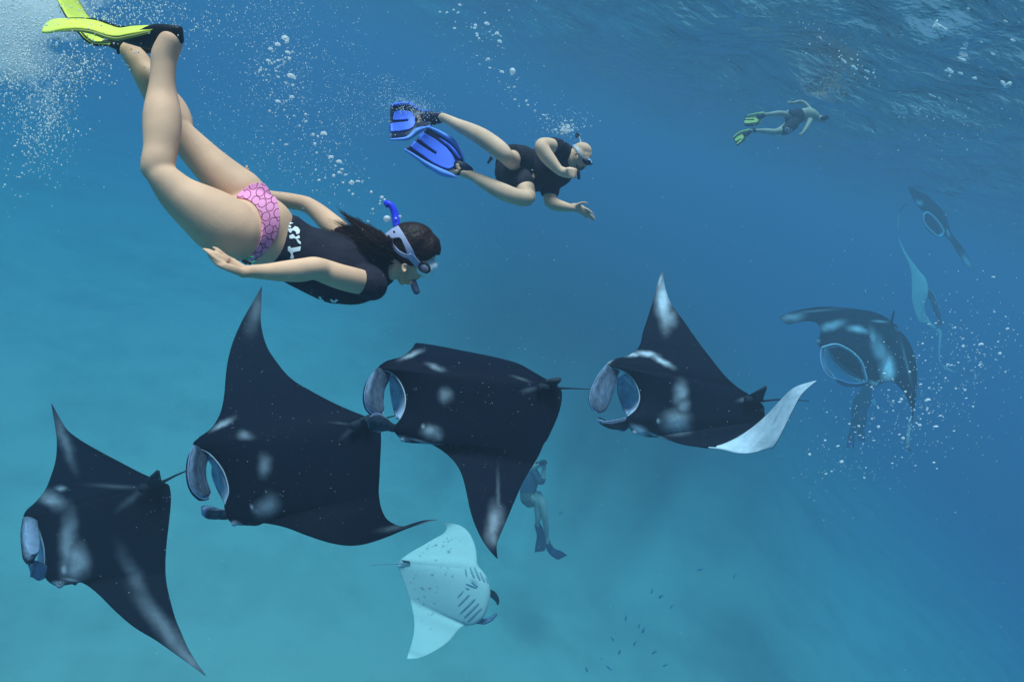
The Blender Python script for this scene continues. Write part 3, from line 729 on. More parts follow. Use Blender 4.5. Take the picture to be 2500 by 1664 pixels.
manta(vJ, 'white manta ray turned belly up, grey spots and dark gill slits, low over the sand',
  [(800,138,802,142,.3,.3),(885,146,828,190,.25,.28),(965,170,790,245,.2,.22),(1035,228,700,295,.14,.16),(1080,310,600,355,.1,.1),(1104,390,500,410,.06,.06),(1114,465,432,455,.03,.03),(1122,540,385,492),(1165,595,372,520),
   (1212,665,358,550),(1240,760,365,580),(1238,860,385,625),(1215,960,405,680),(1172,1050,430,745),(1090,1112,455,815),(1010,1122,480,890,0,0),(950,1152,500,980,-.03,-.03),(890,1225,514,1070,-.06,-.06),(820,1295,515,1160,-.1,-.1),
   (735,1352,500,1250,-.14,-.14),(640,1402,475,1340,-.18,-.18),(555,1432,455,1400,-.2,-.2),(448,1440,446,1436,-.24,-.24)],
  5.9, -.0002, -.0002, (760,740), (7,14), belly=True, foil=.13, k=1.22,
  spots=[(x, y, r * .8, r * .7, 0, .6) for x, y, r in SP] + [(1085,712,42,24,40,.4)],
  gills=[slit(1005,550,1018,645,9), slit(1045,540,1090,660,12), slit(1085,545,1145,680,13), slit(1135,590,1188,700,9), slit(1190,640,1220,715,6),
         slit(915,868,988,785,6), slit(925,940,1043,822,10), slit(950,1002,1095,865,12), slit(975,1055,1132,905,12), slit(1010,1090,1160,950,11), slit(1000,712,1110,755,9), slit(1060,690,1122,745,11), slit(1000,750,1050,775,6)],
  fins=[([[(1245,775,.0),(1248,800,.02),(1246,850,.04)],[(1285,800,.1),(1285,830,.1),(1275,872,.1)],[(1315,850,.18),(1312,880,.18),(1303,905,.18)],[(1318,905,.22),(1315,915,.22),(1312,925,.22)]],.0,.05),
        ([[(1100,1100,.0),(1130,1085,.0),(1170,1060,.02)],[(1180,1105,.05),(1190,1085,.08),(1215,1050,.1)],[(1260,1070,.12),(1265,1050,.14),(1275,1020,.14)],[(1305,1025,.18),(1306,1015,.18),(1308,1000,.18)]],.7,.7)],
  tail=[(420,528,-.03,10),(360,530,-.03,6),(220,536,0,4),(85,546,.05,3)],
  pelvic=[[[(470,505,-.03),(475,520,-.03),(480,535,-.03)],[(385,492,-.04),(400,505,-.04),(420,520,-.04)]]])

# two faint mantas far off on the right
manta(vR8, 'faint distant manta ray near the surface, facing us with an oval mouth',
  [(195,-70,200,-68),(225,0,250,-40),(255,60,310,-10),(285,110,370,20),(310,140,420,60),(350,175,470,110),(400,190,510,150),(455,230,540,200),(500,300,560,250),(520,350,575,300),(545,400,590,350),(580,430,620,400),
   (620,490,680,470),(665,570,740,560),(720,650,775,630),(800,692,805,688)],
  12.5, 0, 0, (430,250), (3,11), foil=.35, nu=110, nv=50, k=1.62,
  patches=[(300,95,40,24,20,.95),(290,146,16,14,0,.95),(565,360,14,40,-20,.9),(550,412,14,20,0,.7),(735,615,36,90,-35,.9)],
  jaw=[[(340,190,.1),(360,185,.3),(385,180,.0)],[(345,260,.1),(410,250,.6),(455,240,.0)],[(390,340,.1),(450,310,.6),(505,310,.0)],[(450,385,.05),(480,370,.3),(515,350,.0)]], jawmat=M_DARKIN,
  lip=[([(345,200,-.1),(375,178,-.1),(420,205,-.1),(470,258,-.1),(505,310,-.1),(522,350,-.1),(505,380,-.1),(470,390,-.1),(420,350,-.1),(370,300,-.1),(345,255,-.1),(342,210,-.1)],9)])
manta(vR8, 'faint distant manta ray seen side on, thin wing edges above and below it',
  [(205,95,210,98),(150,135,150,150),(122,200,130,210),(116,300,122,310),(130,410,128,420),(180,520,165,530),(240,610,215,630),(310,700,240,740),(360,760,240,830),(385,840,240,920),(385,930,250,990),(350,1010,270,1060),
   (370,1090,300,1130),(430,1180,330,1160),(505,1225,470,1235),(500,1330,480,1330),(490,1430,478,1420),(500,1520,485,1500),(560,1560,540,1570),(640,1600,638,1602)],
  11.5, 0, 0, (350,850), (7,11), belly=True, foil=.2, k=1.75, nu=110, nv=40, patches=[(122,260,12,150,0,.7)],
  fins=[([[(395,850,0),(385,880,0),(380,930,0)],[(440,900,-.2),(425,950,-.2),(400,960,-.1)],[(480,1000,-.3),(460,1060,-.3),(430,1040,-.2)],[(505,1120,-.3),(490,1140,-.3),(465,1120,-.3)],[(512,1195,-.3),(490,1200,-.3),(468,1180,-.3)]],.2,.9),
        ([[(500,1195,-.2),(480,1200,-.2),(465,1205,-.2)],[(440,1212,-.3),(430,1205,-.3),(420,1196,-.3)],[(380,1175,-.3),(378,1168,-.3),(375,1160,-.3)],[(330,1160,-.3),(329,1158,-.3),(328,1156,-.3)]],.8,.9)])

# ------------------------------------------------------------------ people
def build(parts, voxel, smooth=6): return fuse(parts, voxel, smooth)

def finger(view, pts, k=.95, n=12): return limb(view, pts, 10, n, k)

def strip(view, pts, hw, bvhs, lift, thick, n=40):
    """band of half width hw along a line, laid onto a surface"""
    c = catmull(np.array(pts, float), n); T = unit(np.gradient(c, axis=0)); Nn = np.stack([-T[:, 1], T[:, 0]], 1)
    hwv = np.broadcast_to(np.asarray(hw, float), (n,)) if np.ndim(hw) == 0 else np.interp(np.linspace(0, 1, n), np.linspace(0, 1, len(hw)), hw)
    poly = np.vstack([c + Nn * hwv[:, None], (c - Nn * hwv[:, None])[::-1]])
    return decal(view, poly, bvhs, lift, thick, step=max(2.5, hwv.max() / 5))

def fin_blade(view, rows, thick, m, root, name='blade', nu=40, nv=10):
    V, Fc = sheet(view, rows, nu, nv, thick, .6)
    return mesh_obj(name, V, Fc, m, root)

def rail(view, pts, hw, m, root, name='rail', n=50, k=1.0):
    V, Fc = limb(view, [(*p, hw) if len(p) == 3 else p for p in pts], 10, n, k)
    return mesh_obj(name, V, Fc, m, root)

def woman():
    root = thing('person', 'woman in a black jersey and pink bikini bottom diving down with yellow fins', 'person', vB(900, 750, 1.66))
    leg_n = [limb(vA, [(1408, 330, 1.57, 92), (1350, 460, 1.57, 98), (1342, 560, 1.57, 94), (1336, 700, 1.57, 100), (1336, 830, 1.57, 124), (1334, 960, 1.56, 142), (1330, 1090, 1.55, 140), (1318, 1230, 1.54, 126), (1300, 1340, 1.53, 126), (1290, 1410, 1.53, 122)], 24),
             limb(vB, [(232, 322, 1.53, 84), (300, 400, 1.53, 112), (420, 525, 1.55, 150), (605, 655, 1.58, 203), (720, 735, 1.6, 222), (800, 785, 1.62, 212), (860, 810, 1.64, 190)], 28),
             limb(vB, [(195, 330, 1.515, 50), (215, 375, 1.515, 52)], 14)]
    leg_f = [limb(vA, [(1080, 420, 1.74, 92), (1135, 500, 1.74, 96), (1190, 600, 1.74, 98), (1290, 760, 1.73, 118), (1390, 900, 1.72, 140), (1440, 1010, 1.71, 134), (1440, 1090, 1.70, 120)], 22),
             limb(vB, [(405, 60, 1.70, 96), (480, 150, 1.70, 112), (610, 285, 1.71, 130), (740, 410, 1.72, 152), (850, 505, 1.73, 168), (925, 560, 1.74, 150)], 26)]
    pelvis = [limb(vB, [(820, 740, 1.68, 205), (920, 740, 1.69, 238), (1000, 765, 1.70, 240), (1090, 850, 1.72, 205), (1170, 900, 1.74, 198)], 28, k=.92),
              limb(vB, [(930, 620, 1.70, 130), (985, 640, 1.70, 135), (1040, 690, 1.71, 120)], 20)]
    torso = [limb(vB, [(1060, 855, 1.72, 208), (1160, 905, 1.74, 200), (1300, 970, 1.76, 208), (1500, 1040, 1.78, 226), (1680, 1090, 1.79, 200), (1790, 1085, 1.80, 140), (1900, 1070, 1.81, 78)], 28, k=.85)]
    arm_n = [limb(vB, [(1760, 1150, 1.70, 74), (1700, 1140, 1.66, 92), (1560, 1105, 1.60, 93), (1440, 1062, 1.57, 88), (1370, 1042, 1.535, 82), (1290, 1058, 1.53, 86), (1170, 1066, 1.52, 78), (1050, 1070, 1.51, 63), (950, 1068, 1.50, 52), (900, 1068, 1.495, 48)], 22),
             limb(vB, [(1385, 985, 1.545, 26), (1400, 990, 1.545, 24)], 10)]
    hand_n = [limb(vR4, [(1010, 720, 1.485, 130, .6), (900, 660, 1.485, 132, .5), (760, 590, 1.485, 150, .36), (620, 520, 1.485, 158, .30), (510, 455, 1.485, 128, .26)], 20),
              limb(vR4, [(980, 740, 1.478, 84, .6), (780, 660, 1.464, 92, .5), (620, 600, 1.458, 88, .5), (500, 555, 1.458, 64, .5)], 16),
              finger(vR4, [(640, 440, 1.480, 68), (545, 355, 1.475, 54), (440, 260, 1.470, 44), (345, 200, 1.475, 29)]),
              finger(vR4, [(590, 490, 1.475, 71), (490, 410, 1.465, 56), (360, 320, 1.460, 46), (260, 265, 1.465, 39), (180, 240, 1.470, 27)]),
              finger(vR4, [(560, 545, 1.464, 66), (440, 470, 1.458, 54), (310, 360, 1.455, 44), (210, 280, 1.458, 37), (130, 225, 1.464, 26)]),
              finger(vR4, [(540, 600, 1.458, 61), (430, 540, 1.458, 49), (330, 460, 1.458, 39), (250, 370, 1.458, 24)]),
              finger(vR4, [(820, 560, 1.505, 73), (690, 470, 1.535, 56), (590, 400, 1.555, 44), (520, 340, 1.565, 29)])]
    arm_f = [limb(vB, [(1640, 900, 1.86, 86), (1560, 790, 1.9, 84), (1480, 715, 1.93, 78), (1400, 640, 1.95, 66), (1322, 588, 1.96, 58), (1250, 570, 1.96, 58), (1150, 553, 1.95, 57), (1060, 535, 1.93, 50), (985, 500, 1.91, 42), (940, 455, 1.9, 38)], 20),
             limb(vB, [(1322, 548, 1.955, 20), (1345, 548, 1.955, 18)], 10),
             limb(vB, [(950, 470, 1.9, 38, .7), (915, 410, 1.9, 42, .5), (888, 370, 1.9, 38, .4)], 14),
             finger(vB, [(880, 380, 1.9, 14), (868, 345, 1.9, 12), (862, 330, 1.9, 8)]), finger(vB, [(892, 375, 1.9, 14), (890, 330, 1.89, 12), (891, 308, 1.89, 8)]),
             finger(vB, [(905, 380, 1.89, 14), (900, 345, 1.87, 12), (905, 335, 1.86, 8)]), finger(vB, [(915, 395, 1.88, 14), (925, 385, 1.86, 12), (932, 395, 1.85, 9)])]
    HD = 1.80
    head = [limb(vM, [(790, 1090, HD, 112), (930, 1050, HD, 118), (1010, 960, HD, 150)], 20),
            limb(vM, [(960, 800, HD, 185), (1080, 755, HD, 262), (1220, 740, HD, 272), (1330, 790, HD, 215)], 28, k=.8),
            limb(vM, [(1240, 850, HD, 190, .72), (1230, 980, HD, 150, .7), (1190, 1080, HD, 112, .7), (1130, 1160, HD, 66, .7)], 22),
            limb(vM, [(1020, 1030, HD, 88, .8), (1045, 1130, HD, 62, .8), (1060, 1195, HD, 46, .8)], 18),
            limb(vM, [(1120, 1190, HD, 40, .8), (1165, 1205, HD - .01, 26, .8), (1195, 1200, HD - .01, 20, .8)], 12),
            limb(vM, [(1300, 1010, HD, 60, .6), (1370, 1050, HD, 42, .6)], 12)]
    V, Fc = fuse(leg_n + leg_f + pelvis + torso + arm_n + hand_n + arm_f + head, .0027, 3)
    qx, qy, qd = pix(V)
    fine = np.maximum(np.clip(poly_sdf(qx, qy, [(470, 590), (520, 585), (600, 640), (600, 710), (470, 710)]) / 6, 0, 1) * (qd < 1.53), np.clip(poly_sdf(qx, qy, [(925, 560), (1100, 560), (1100, 760), (925, 760)]) / 6, 0, 1))
    fine = np.maximum(fine, np.clip(poly_sdf(qx, qy, [(570, 390), (630, 390), (630, 470), (570, 470)]) / 4, 0, 1) * (qd > 1.8))
    V = relax(V, Fc, 1 - fine, 26)
    body = mesh_obj('body', V, Fc, M_SKINW, root)
    bv = bvh_of(body)
    # ear
    e = catmull(np.array([vM(x, y, HD - .062) for x, y in [(1110, 975), (1075, 965), (1055, 1000), (1065, 1050), (1090, 1062), (1105, 1040)]]), 24)
    V_, F_ = join([tube3(e, vM.r(10, HD), None, 8), ball(vM(1080, 1010, HD - .055), np.array([vM.r(30, HD), vM.r(46, HD), .006]), 14, 8, VIEWAX)]); mesh_obj('ear', *fuse([(V_, F_)], .0022, 2), M_SKINW, root)
    # bikini bottom, cut from the shape of the hips
    px, py, d = pix(V)
    poly = smooth_poly([vB.n(*p) for p in [(822, 535), (868, 482), (930, 440), (1000, 440), (1058, 470), (1095, 540), (1120, 640), (1122, 700), (1108, 790), (1070, 870), (1012, 935), (945, 990), (912, 968), (955, 905), (990, 820), (998, 740), (985, 655), (950, 592), (900, 556), (845, 545)]])
    s = poly_sdf(px, py, poly); s = np.where(d > 1.84, -50, s)
    near = np.where(s > -12)[0]; keep = set(near.tolist())
    Fk = [f for f in Fc if all(i in keep for i in f)]
    gv, gf = garment(V, Fk, s, -.001, .0035)
    m = mat('pink_bikini', (.90, .30, .52), .6, noise=.06, nscale=25)
    n = m.node_tree; b = n.nodes['Principled BSDF']
    au = n.nodes.new('ShaderNodeAttribute'); au.attribute_name = 'weave_u'; av = n.nodes.new('ShaderNodeAttribute'); av.attribute_name = 'weave_v'
    cx = n.nodes.new('ShaderNodeCombineXYZ'); n.links.new(au.outputs['Fac'], cx.inputs[0]); n.links.new(av.outputs['Fac'], cx.inputs[1])
    vf = n.nodes.new('ShaderNodeTexVoronoi'); vf.voronoi_dimensions = '2D'; vf.inputs['Scale'].default_value = 1; vf.inputs['Randomness'].default_value = .32
    n.links.new(cx.outputs[0], vf.inputs['Vector'])
    ab = n.nodes.new('ShaderNodeMath'); ab.operation = 'SUBTRACT'; ab.inputs[1].default_value = .45; n.links.new(vf.outputs['Distance'], ab.inputs[0])
    ac = n.nodes.new('ShaderNodeMath'); ac.operation = 'ABSOLUTE'; n.links.new(ab.outputs[0], ac.inputs[0])
    lt = n.nodes.new('ShaderNodeMath'); lt.operation = 'LESS_THAN'; lt.inputs[1].default_value = .042; n.links.new(ac.outputs[0], lt.inputs[0])
    src = b.inputs['Base Color'].links[0].from_socket
    mx = n.nodes.new('ShaderNodeMix'); mx.data_type = 'RGBA'; mx.inputs[7].default_value = (.22, .02, .06, 1)
    n.links.new(lt.outputs[0], mx.inputs[0]); n.links.new(src, mx.inputs[6]); n.links.new(mx.outputs[2], b.inputs['Base Color'])
    gx, gy, _ = pix(gv); ca, sa = math.cos(.5), math.sin(.5)
    uu = (gx * ca + gy * sa) / 21; vv = (-gx * sa + gy * ca) / 25 + .5 * (np.floor(uu) % 2) * 0
    bik = mesh_obj('bikini_bottom', gv, gf, m, root, attr={'weave_u': uu, 'weave_v': vv})
    V_, F_ = tube3(catmull(np.array([vR4(x, y, 1.60) for x, y in [(1160, 400), (1080, 400), (1020, 430), (1000, 470), (1060, 500), (1130, 515), (1190, 490)]]), 40), .0022, None, 6)
    mesh_obj('tie_cord', V_, F_, M_GREEN, bik)
    V_, F_ = join([ball(vR4(960 + 26 * i + 6 * (i % 2), 482 + 14 * ((i * 7) % 3) + 4 * i, 1.595), .0042, 8, 6) for i in range(6)])
    tag(mesh_obj('bead', V_, F_, M_BEAD, bik), kind='stuff')
    # jersey
    sh = [limb(vB, [(1128, 858, 1.735, 228), (1200, 905, 1.745, 222), (1300, 962, 1.76, 228), (1500, 1035, 1.78, 252), (1600, 1065, 1.785, 246), (1690, 1090, 1.79, 218), (1790, 1085, 1.80, 170), (1862, 1062, 1.805, 118)], 32, k=.88),
          limb(vB, [(1760, 1130, 1.76, 128), (1790, 1165, 1.70, 112), (1768, 1160, 1.665, 104)], 22, k=1.05),
          limb(vB, [(1700, 940, 1.84, 110), (1620, 870, 1.87, 98)], 20)]
    sv, sf = fuse(sh, .0045, 4)
    shirt = mesh_obj('jersey', sv, sf, M_SHIRT, root)
    sb = bvh_of(shirt)
    # white print on the back of the jersey, along the hem
    prints = [[(1050, 560), (1085, 550), (1112, 575), (1150, 575), (1100, 590), (1080, 600), (1110, 612), (1108, 632), (1075, 622), (1050, 590)],
              [(1075, 640), (1120, 640), (1150, 612), (1185, 625), (1208, 660), (1200, 695), (1170, 705), (1160, 675), (1135, 660), (1110, 672), (1115, 690), (1085, 680)],
              [(1088, 715), (1130, 700), (1160, 735), (1200, 710), (1208, 745), (1170, 760), (1140, 745), (1115, 755), (1092, 748)],
              [(1165, 762), (1190, 765), (1220, 790), (1218, 820), (1190, 800)],
              [(1072, 842), (1098, 836), (1108, 858), (1220, 838), (1212, 888), (1135, 902), (1128, 925), (1142, 955), (1138, 975), (1098, 975), (1110, 935), (1100, 905), (1072, 885)]]
    for p in prints:
        D = decal(vN, p, [sb], .0008, .0012, step=6)
        if D: mesh_obj('printed_letter', D[0], D[1], M_WHITE, shirt)
    for p in ([(1490, 1268), (1500, 1262), (1512, 1276), (1530, 1272), (1528, 1262), (1550, 1272), (1540, 1280), (1534, 1280), (1528, 1290), (1516, 1282), (1508, 1288)],
              [(1404, 1246), (1424, 1246), (1430, 1262), (1448, 1274), (1440, 1278), (1418, 1268), (1412, 1254)]):
        D = decal(vB, p, [sb], .0008, .0012, step=2.5)
        if D: mesh_obj('printed_letter', D[0], D[1], M_WHITE, shirt)
    # hair: a cap on the skull and a streaming tail of strands
    cap = fuse([limb(vM, [(885, 850, HD, 178), (960, 800, HD, 240), (1080, 765, HD, 312), (1220, 750, HD, 318), (1335, 800, HD, 262)], 32, k=.82)], .004, 3)
    cx, cy, cd = pix(cap[0])
    face = [vM.n(*p) for p in [(1480, 850), (1405, 905), (1300, 945), (1235, 1010), (1150, 985), (1095, 955), (1050, 970), (960, 985), (860, 1010), (800, 1300), (1700, 1300), (1700, 850)]]
    cs = -poly_sdf(cx, cy, face)
    hv, hf = garment(cap[0], cap[1], cs, -.006, .0)
    hair = mesh_obj('hair', hv, hf, M_HAIRC, root)
    core = fuse([limb(vM, [(940, 760, HD, 165), (840, 780, HD, 150), (720, 740, HD, 150), (560, 680, HD + .01, 165), (420, 620, HD + .02, 150), (300, 560, HD + .03, 95), (200, 520, HD + .04, 35)], 22, k=.6),
                 limb(vM, [(860, 860, HD - .02, 110), (700, 850, HD - .03, 110), (520, 840, HD - .03, 100), (360, 830, HD - .02, 70), (260, 800, HD - .02, 20)], 18, k=.5)], .006, 3)
    mesh_obj('hair_mass', *core, M_HAIR, hair)
    rng = np.random.RandomState(5); VV, FF, off = [], [], 0
    tips = np.array([(740, 600), (700, 500), (640, 470), (520, 420), (440, 350), (360, 420), (300, 300), (255, 275), (225, 350), (190, 440), (70, 515), (90, 540), (150, 590), (230, 720), (230, 860), (330, 930), (470, 960)], float)
    for i in range(1500):
        t = rng.rand(); tip = np.array([np.interp(t * 16, range(17), tips[:, 0]), np.interp(t * 16, range(17), tips[:, 1])])
        clump = math.sin(t * 61) * .5 + .5
        ln = (.5 + .5 * rng.rand() ** .6) * (.80 + .28 * clump) + (.12 if rng.rand() < .06 else 0)
        s0 = np.array([rng.uniform(840, 960), 640 + 330 * np.clip(t + rng.normal(0, .14), 0, 1)])
        end = s0 + (tip - s0) * ln + rng.normal(0, 14, 2)
        mid = s0 * .5 + end * .5 + np.array([rng.normal(0, 14), rng.normal(22 * math.sin(t * 9), 16) + (30 if t < .6 else 0)])
        z0 = rng.uniform(-.095, .06) * (.4 + .6 * math.sin(math.pi * min(1, .15 + t))); z1 = rng.uniform(-.06, .07)
        c = catmull(np.array([vM(*s0, HD + z0 * .8), vM(*mid, HD + z0), vM(*end, HD + z1)]), 9)
        r = np.interp(np.linspace(0, 1, 9), [0, .6, 1], [.0013, .0011, .0003])
        T = unit(np.gradient(c, axis=0)); A = unit(np.cross(T, FWn)); B = np.cross(T, A)
        rg = np.stack([c + r[:, None] * (math.cos(q) * A + math.sin(q) * B) for q in (0, 2.094, 4.189)], 1).reshape(-1, 3)
        VV.append(rg); FF += grid_faces(9, 3, off, wrap=True); off += 27
    tag(mesh_obj('hair_strands', np.vstack(VV), FF, M_HAIR, hair), kind='stuff')
    # mask with its strap
    hb = bvh_of(hair)
    mask = mesh_obj('diving_mask', *fuse([limb(vM, [(1290, 1030, HD - .02, 78, .8), (1360, 1005, HD, 128, .95), (1410, 990, HD, 118, .95), (1440, 985, HD, 88, .95)], 24),
                                          limb(vM, [(1330, 1090, HD, 55, .6), (1370, 1115, HD, 40, .6)], 14)], .004, 3), M_MASKW, root)
    outer = [(1012, 484), (1080, 590), (1150, 710), (1215, 835), (1235, 880), (1195, 905), (1150, 895), (1110, 885), (1060, 865), (980, 805), (900, 735), (845, 685), (815, 645), (850, 590), (930, 525)]
    holes = [[(950, 640), (1020, 628), (1048, 650), (1085, 730), (1125, 830), (1090, 830), (1020, 790), (955, 720), (940, 680)], [(940, 560), (962, 548), (980, 572), (958, 584)], [(885, 610), (908, 602), (910, 632), (892, 640)]]
    D = decal(vM, outer, [hb], .001, .0028, step=9, holes=holes)
    if D: mesh_obj('strap', D[0], D[1], M_STRAP, mask)
    D = decal(vM, [(1120, 850), (1160, 822), (1220, 860), (1290, 940), (1330, 985), (1290, 1020), (1230, 985), (1160, 925)], [hb, bvh_of(mask), bv], .002, .004, step=9)
    if D: mesh_obj('strap', D[0], D[1], M_STRAP, mask)
    e = np.array([vM(x, y, HD - .082) for x, y in smooth_poly([(1270, 985), (1310, 945), (1360, 955), (1398, 1000), (1400, 1050), (1360, 1068), (1310, 1050), (1278, 1020)])])
    V_, F_ = tube3(np.vstack([e, e[:1]]), vM.r(15, HD), None, 8, cap=False); mesh_obj('buckle', V_, F_, M_RUB, mask)
    V_, F_ = limb(vM, [(1300, 985, HD - .08, 34, .4), (1345, 1020, HD - .083, 36, .4), (1370, 1045, HD - .083, 22, .4)], 14); mesh_obj('buckle', V_, F_, M_GREY, mask)
    # snorkel
    sn = mesh_obj('snorkel', *limb(vM, [(990, 520, HD + .05, 44), (978, 440, HD + .055, 46), (968, 350, HD + .06, 47), (945, 270, HD + .06, 44), (910, 215, HD + .06, 42), (868, 190, HD + .06, 40)], 18, 40), M_TUBE, root)
    V_, F_ = limb(vM, [(872, 205, HD + .06, 44), (845, 185, HD + .06, 30), (832, 168, HD + .06, 18)], 14); mesh_obj('snorkel_tip', V_, F_, M_TUBE, sn)
    V_, F_ = limb(vM, [(990, 520, HD + .05, 42), (1060, 700, HD + .07, 42), (1150, 950, HD + .06, 42), (1200, 1110, HD + .03, 42)], 14); mesh_obj('snorkel_tube', V_, F_, M_TUBE, sn)
    V_, F_ = limb(vM, [(1185, 1160, HD, 36), (1205, 1220, HD - .005, 43), (1225, 1280, HD - .005, 45), (1240, 1318, HD - .005, 42)], 18); mesh_obj('mouthpiece', V_, F_, M_GREY, sn)
    # fins
    fin = mesh_obj('swim_fin', *fuse([limb(vA, [(1492, 285, 1.565, 68, .55), (1470, 286, 1.565, 72, .55), (1400, 294, 1.565, 86, .6), (1300, 300, 1.57, 92, .65), (1200, 320, 1.58, 78, .7), (1080, 325, 1.59, 42, 1.3), (980, 318, 1.60, 16, 2.2)], 24, capk=.08),
                                      limb(vA, [(1494, 222, 1.565, 12), (1490, 290, 1.565, 14), (1478, 352, 1.565, 10)], 10)], .004, 3), M_RUB, root)
    up = [(1380, 220), (1240, 216), (1160, 218), (1080, 222), (985, 236), (900, 212), (800, 176), (690, 160), (560, 158), (450, 164), (392, 190), (362, 222)]
    lo = [(1392, 226), (1235, 252), (1150, 268), (1060, 284), (965, 300), (870, 288), (770, 254), (670, 238), (560, 240), (480, 252), (400, 268), (345, 264)]
    rows = [[(a[0], a[1], 1.66 + .03 * i / 11), ((a[0] + b[0]) / 2, (a[1] + b[1]) / 2 + 3, 1.60 + .01 * i / 11), (b[0], b[1], 1.55)] for i, (a, b) in enumerate(zip(up, lo))]
    fin_blade(vA, rows, .008, M_YEL, fin, nu=60)
    rail(vA, [(1240, 212, 1.665, 5), (1160, 214, 1.665, 6), (1080, 219, 1.665, 9), (985, 226, 1.67, 11), (900, 200, 1.67, 12), (800, 166, 1.67, 9), (690, 151, 1.67, 5), (560, 149, 1.67, 3)], 0, M_RUB, fin, 'edge')
    rail(vA, [(1240, 257, 1.545, 5), (1150, 274, 1.545, 6), (1060, 291, 1.545, 8), (965, 308, 1.545, 9), (870, 296, 1.545, 9), (770, 262, 1.545, 7), (670, 246, 1.545, 4), (560, 246, 1.545, 3)], 0, M_RUB, fin, 'edge')
    rail(vA, [(1230, 264, 1.54, 9), (1150, 284, 1.54, 11), (1060, 303, 1.54, 12), (962, 322, 1.54, 13), (870, 306, 1.54, 13), (770, 271, 1.54, 12), (670, 254, 1.54, 10), (560, 254, 1.54, 7), (500, 258, 1.54, 4)], 0, M_OLI, fin, 'rail')
    rail(vA, [(1230, 274, 1.548, 5), (1150, 296, 1.548, 6), (1060, 316, 1.548, 7), (962, 336, 1.548, 8), (870, 320, 1.548, 7), (770, 282, 1.548, 5), (680, 264, 1.548, 3)], 0, M_RUB, fin, 'edge')
    f2 = mesh_obj('swim_fin', *fuse([limb(vA, [(1240, 395, 1.74, 40, .8), (1150, 385, 1.74, 56, .8), (1050, 385, 1.74, 58, .8), (960, 372, 1.74, 38, 1), (860, 350, 1.745, 20, 1.8)], 20),
                                     limb(vA, [(1010, 395, 1.74, 22), (968, 438, 1.74, 14)], 10)], .004, 3), M_RUB, root)
    lf = [(905, 368), (840, 366), (765, 358), (700, 318), (640, 250), (560, 150), (500, 50), (450, -40), (390, -150)]
    rg = [(900, 340), (868, 330), (840, 300), (815, 250), (780, 190), (726, 140), (668, 50), (622, -40), (560, -150)]
    rows = [[(a[0], a[1], 1.70), ((a[0] + b[0]) / 2, (a[1] + b[1]) / 2, 1.76), (b[0], b[1], 1.82)] for a, b in zip(lf, rg)]
    fin_blade(vA, rows, .008, M_YEL, f2, nu=50)
    rail(vA, [(905, 376, 1.69, 6), (840, 374, 1.69, 8), (760, 366, 1.69, 8), (692, 322, 1.69, 8), (632, 252, 1.69, 7), (552, 152, 1.69, 6), (492, 50, 1.69, 5)], 0, M_RUB, f2, 'edge')
    rail(vA, [(905, 350, 1.685, 7), (840, 350, 1.685, 9), (770, 345, 1.685, 9), (715, 312, 1.685, 9), (670, 268, 1.685, 6)], 0, M_OLI, f2, 'rail')
    rail(vA, [(726, 136, 1.825, 5), (670, 48, 1.825, 5), (624, -40, 1.825, 5)], 0, M_RUB, f2, 'edge')
woman()

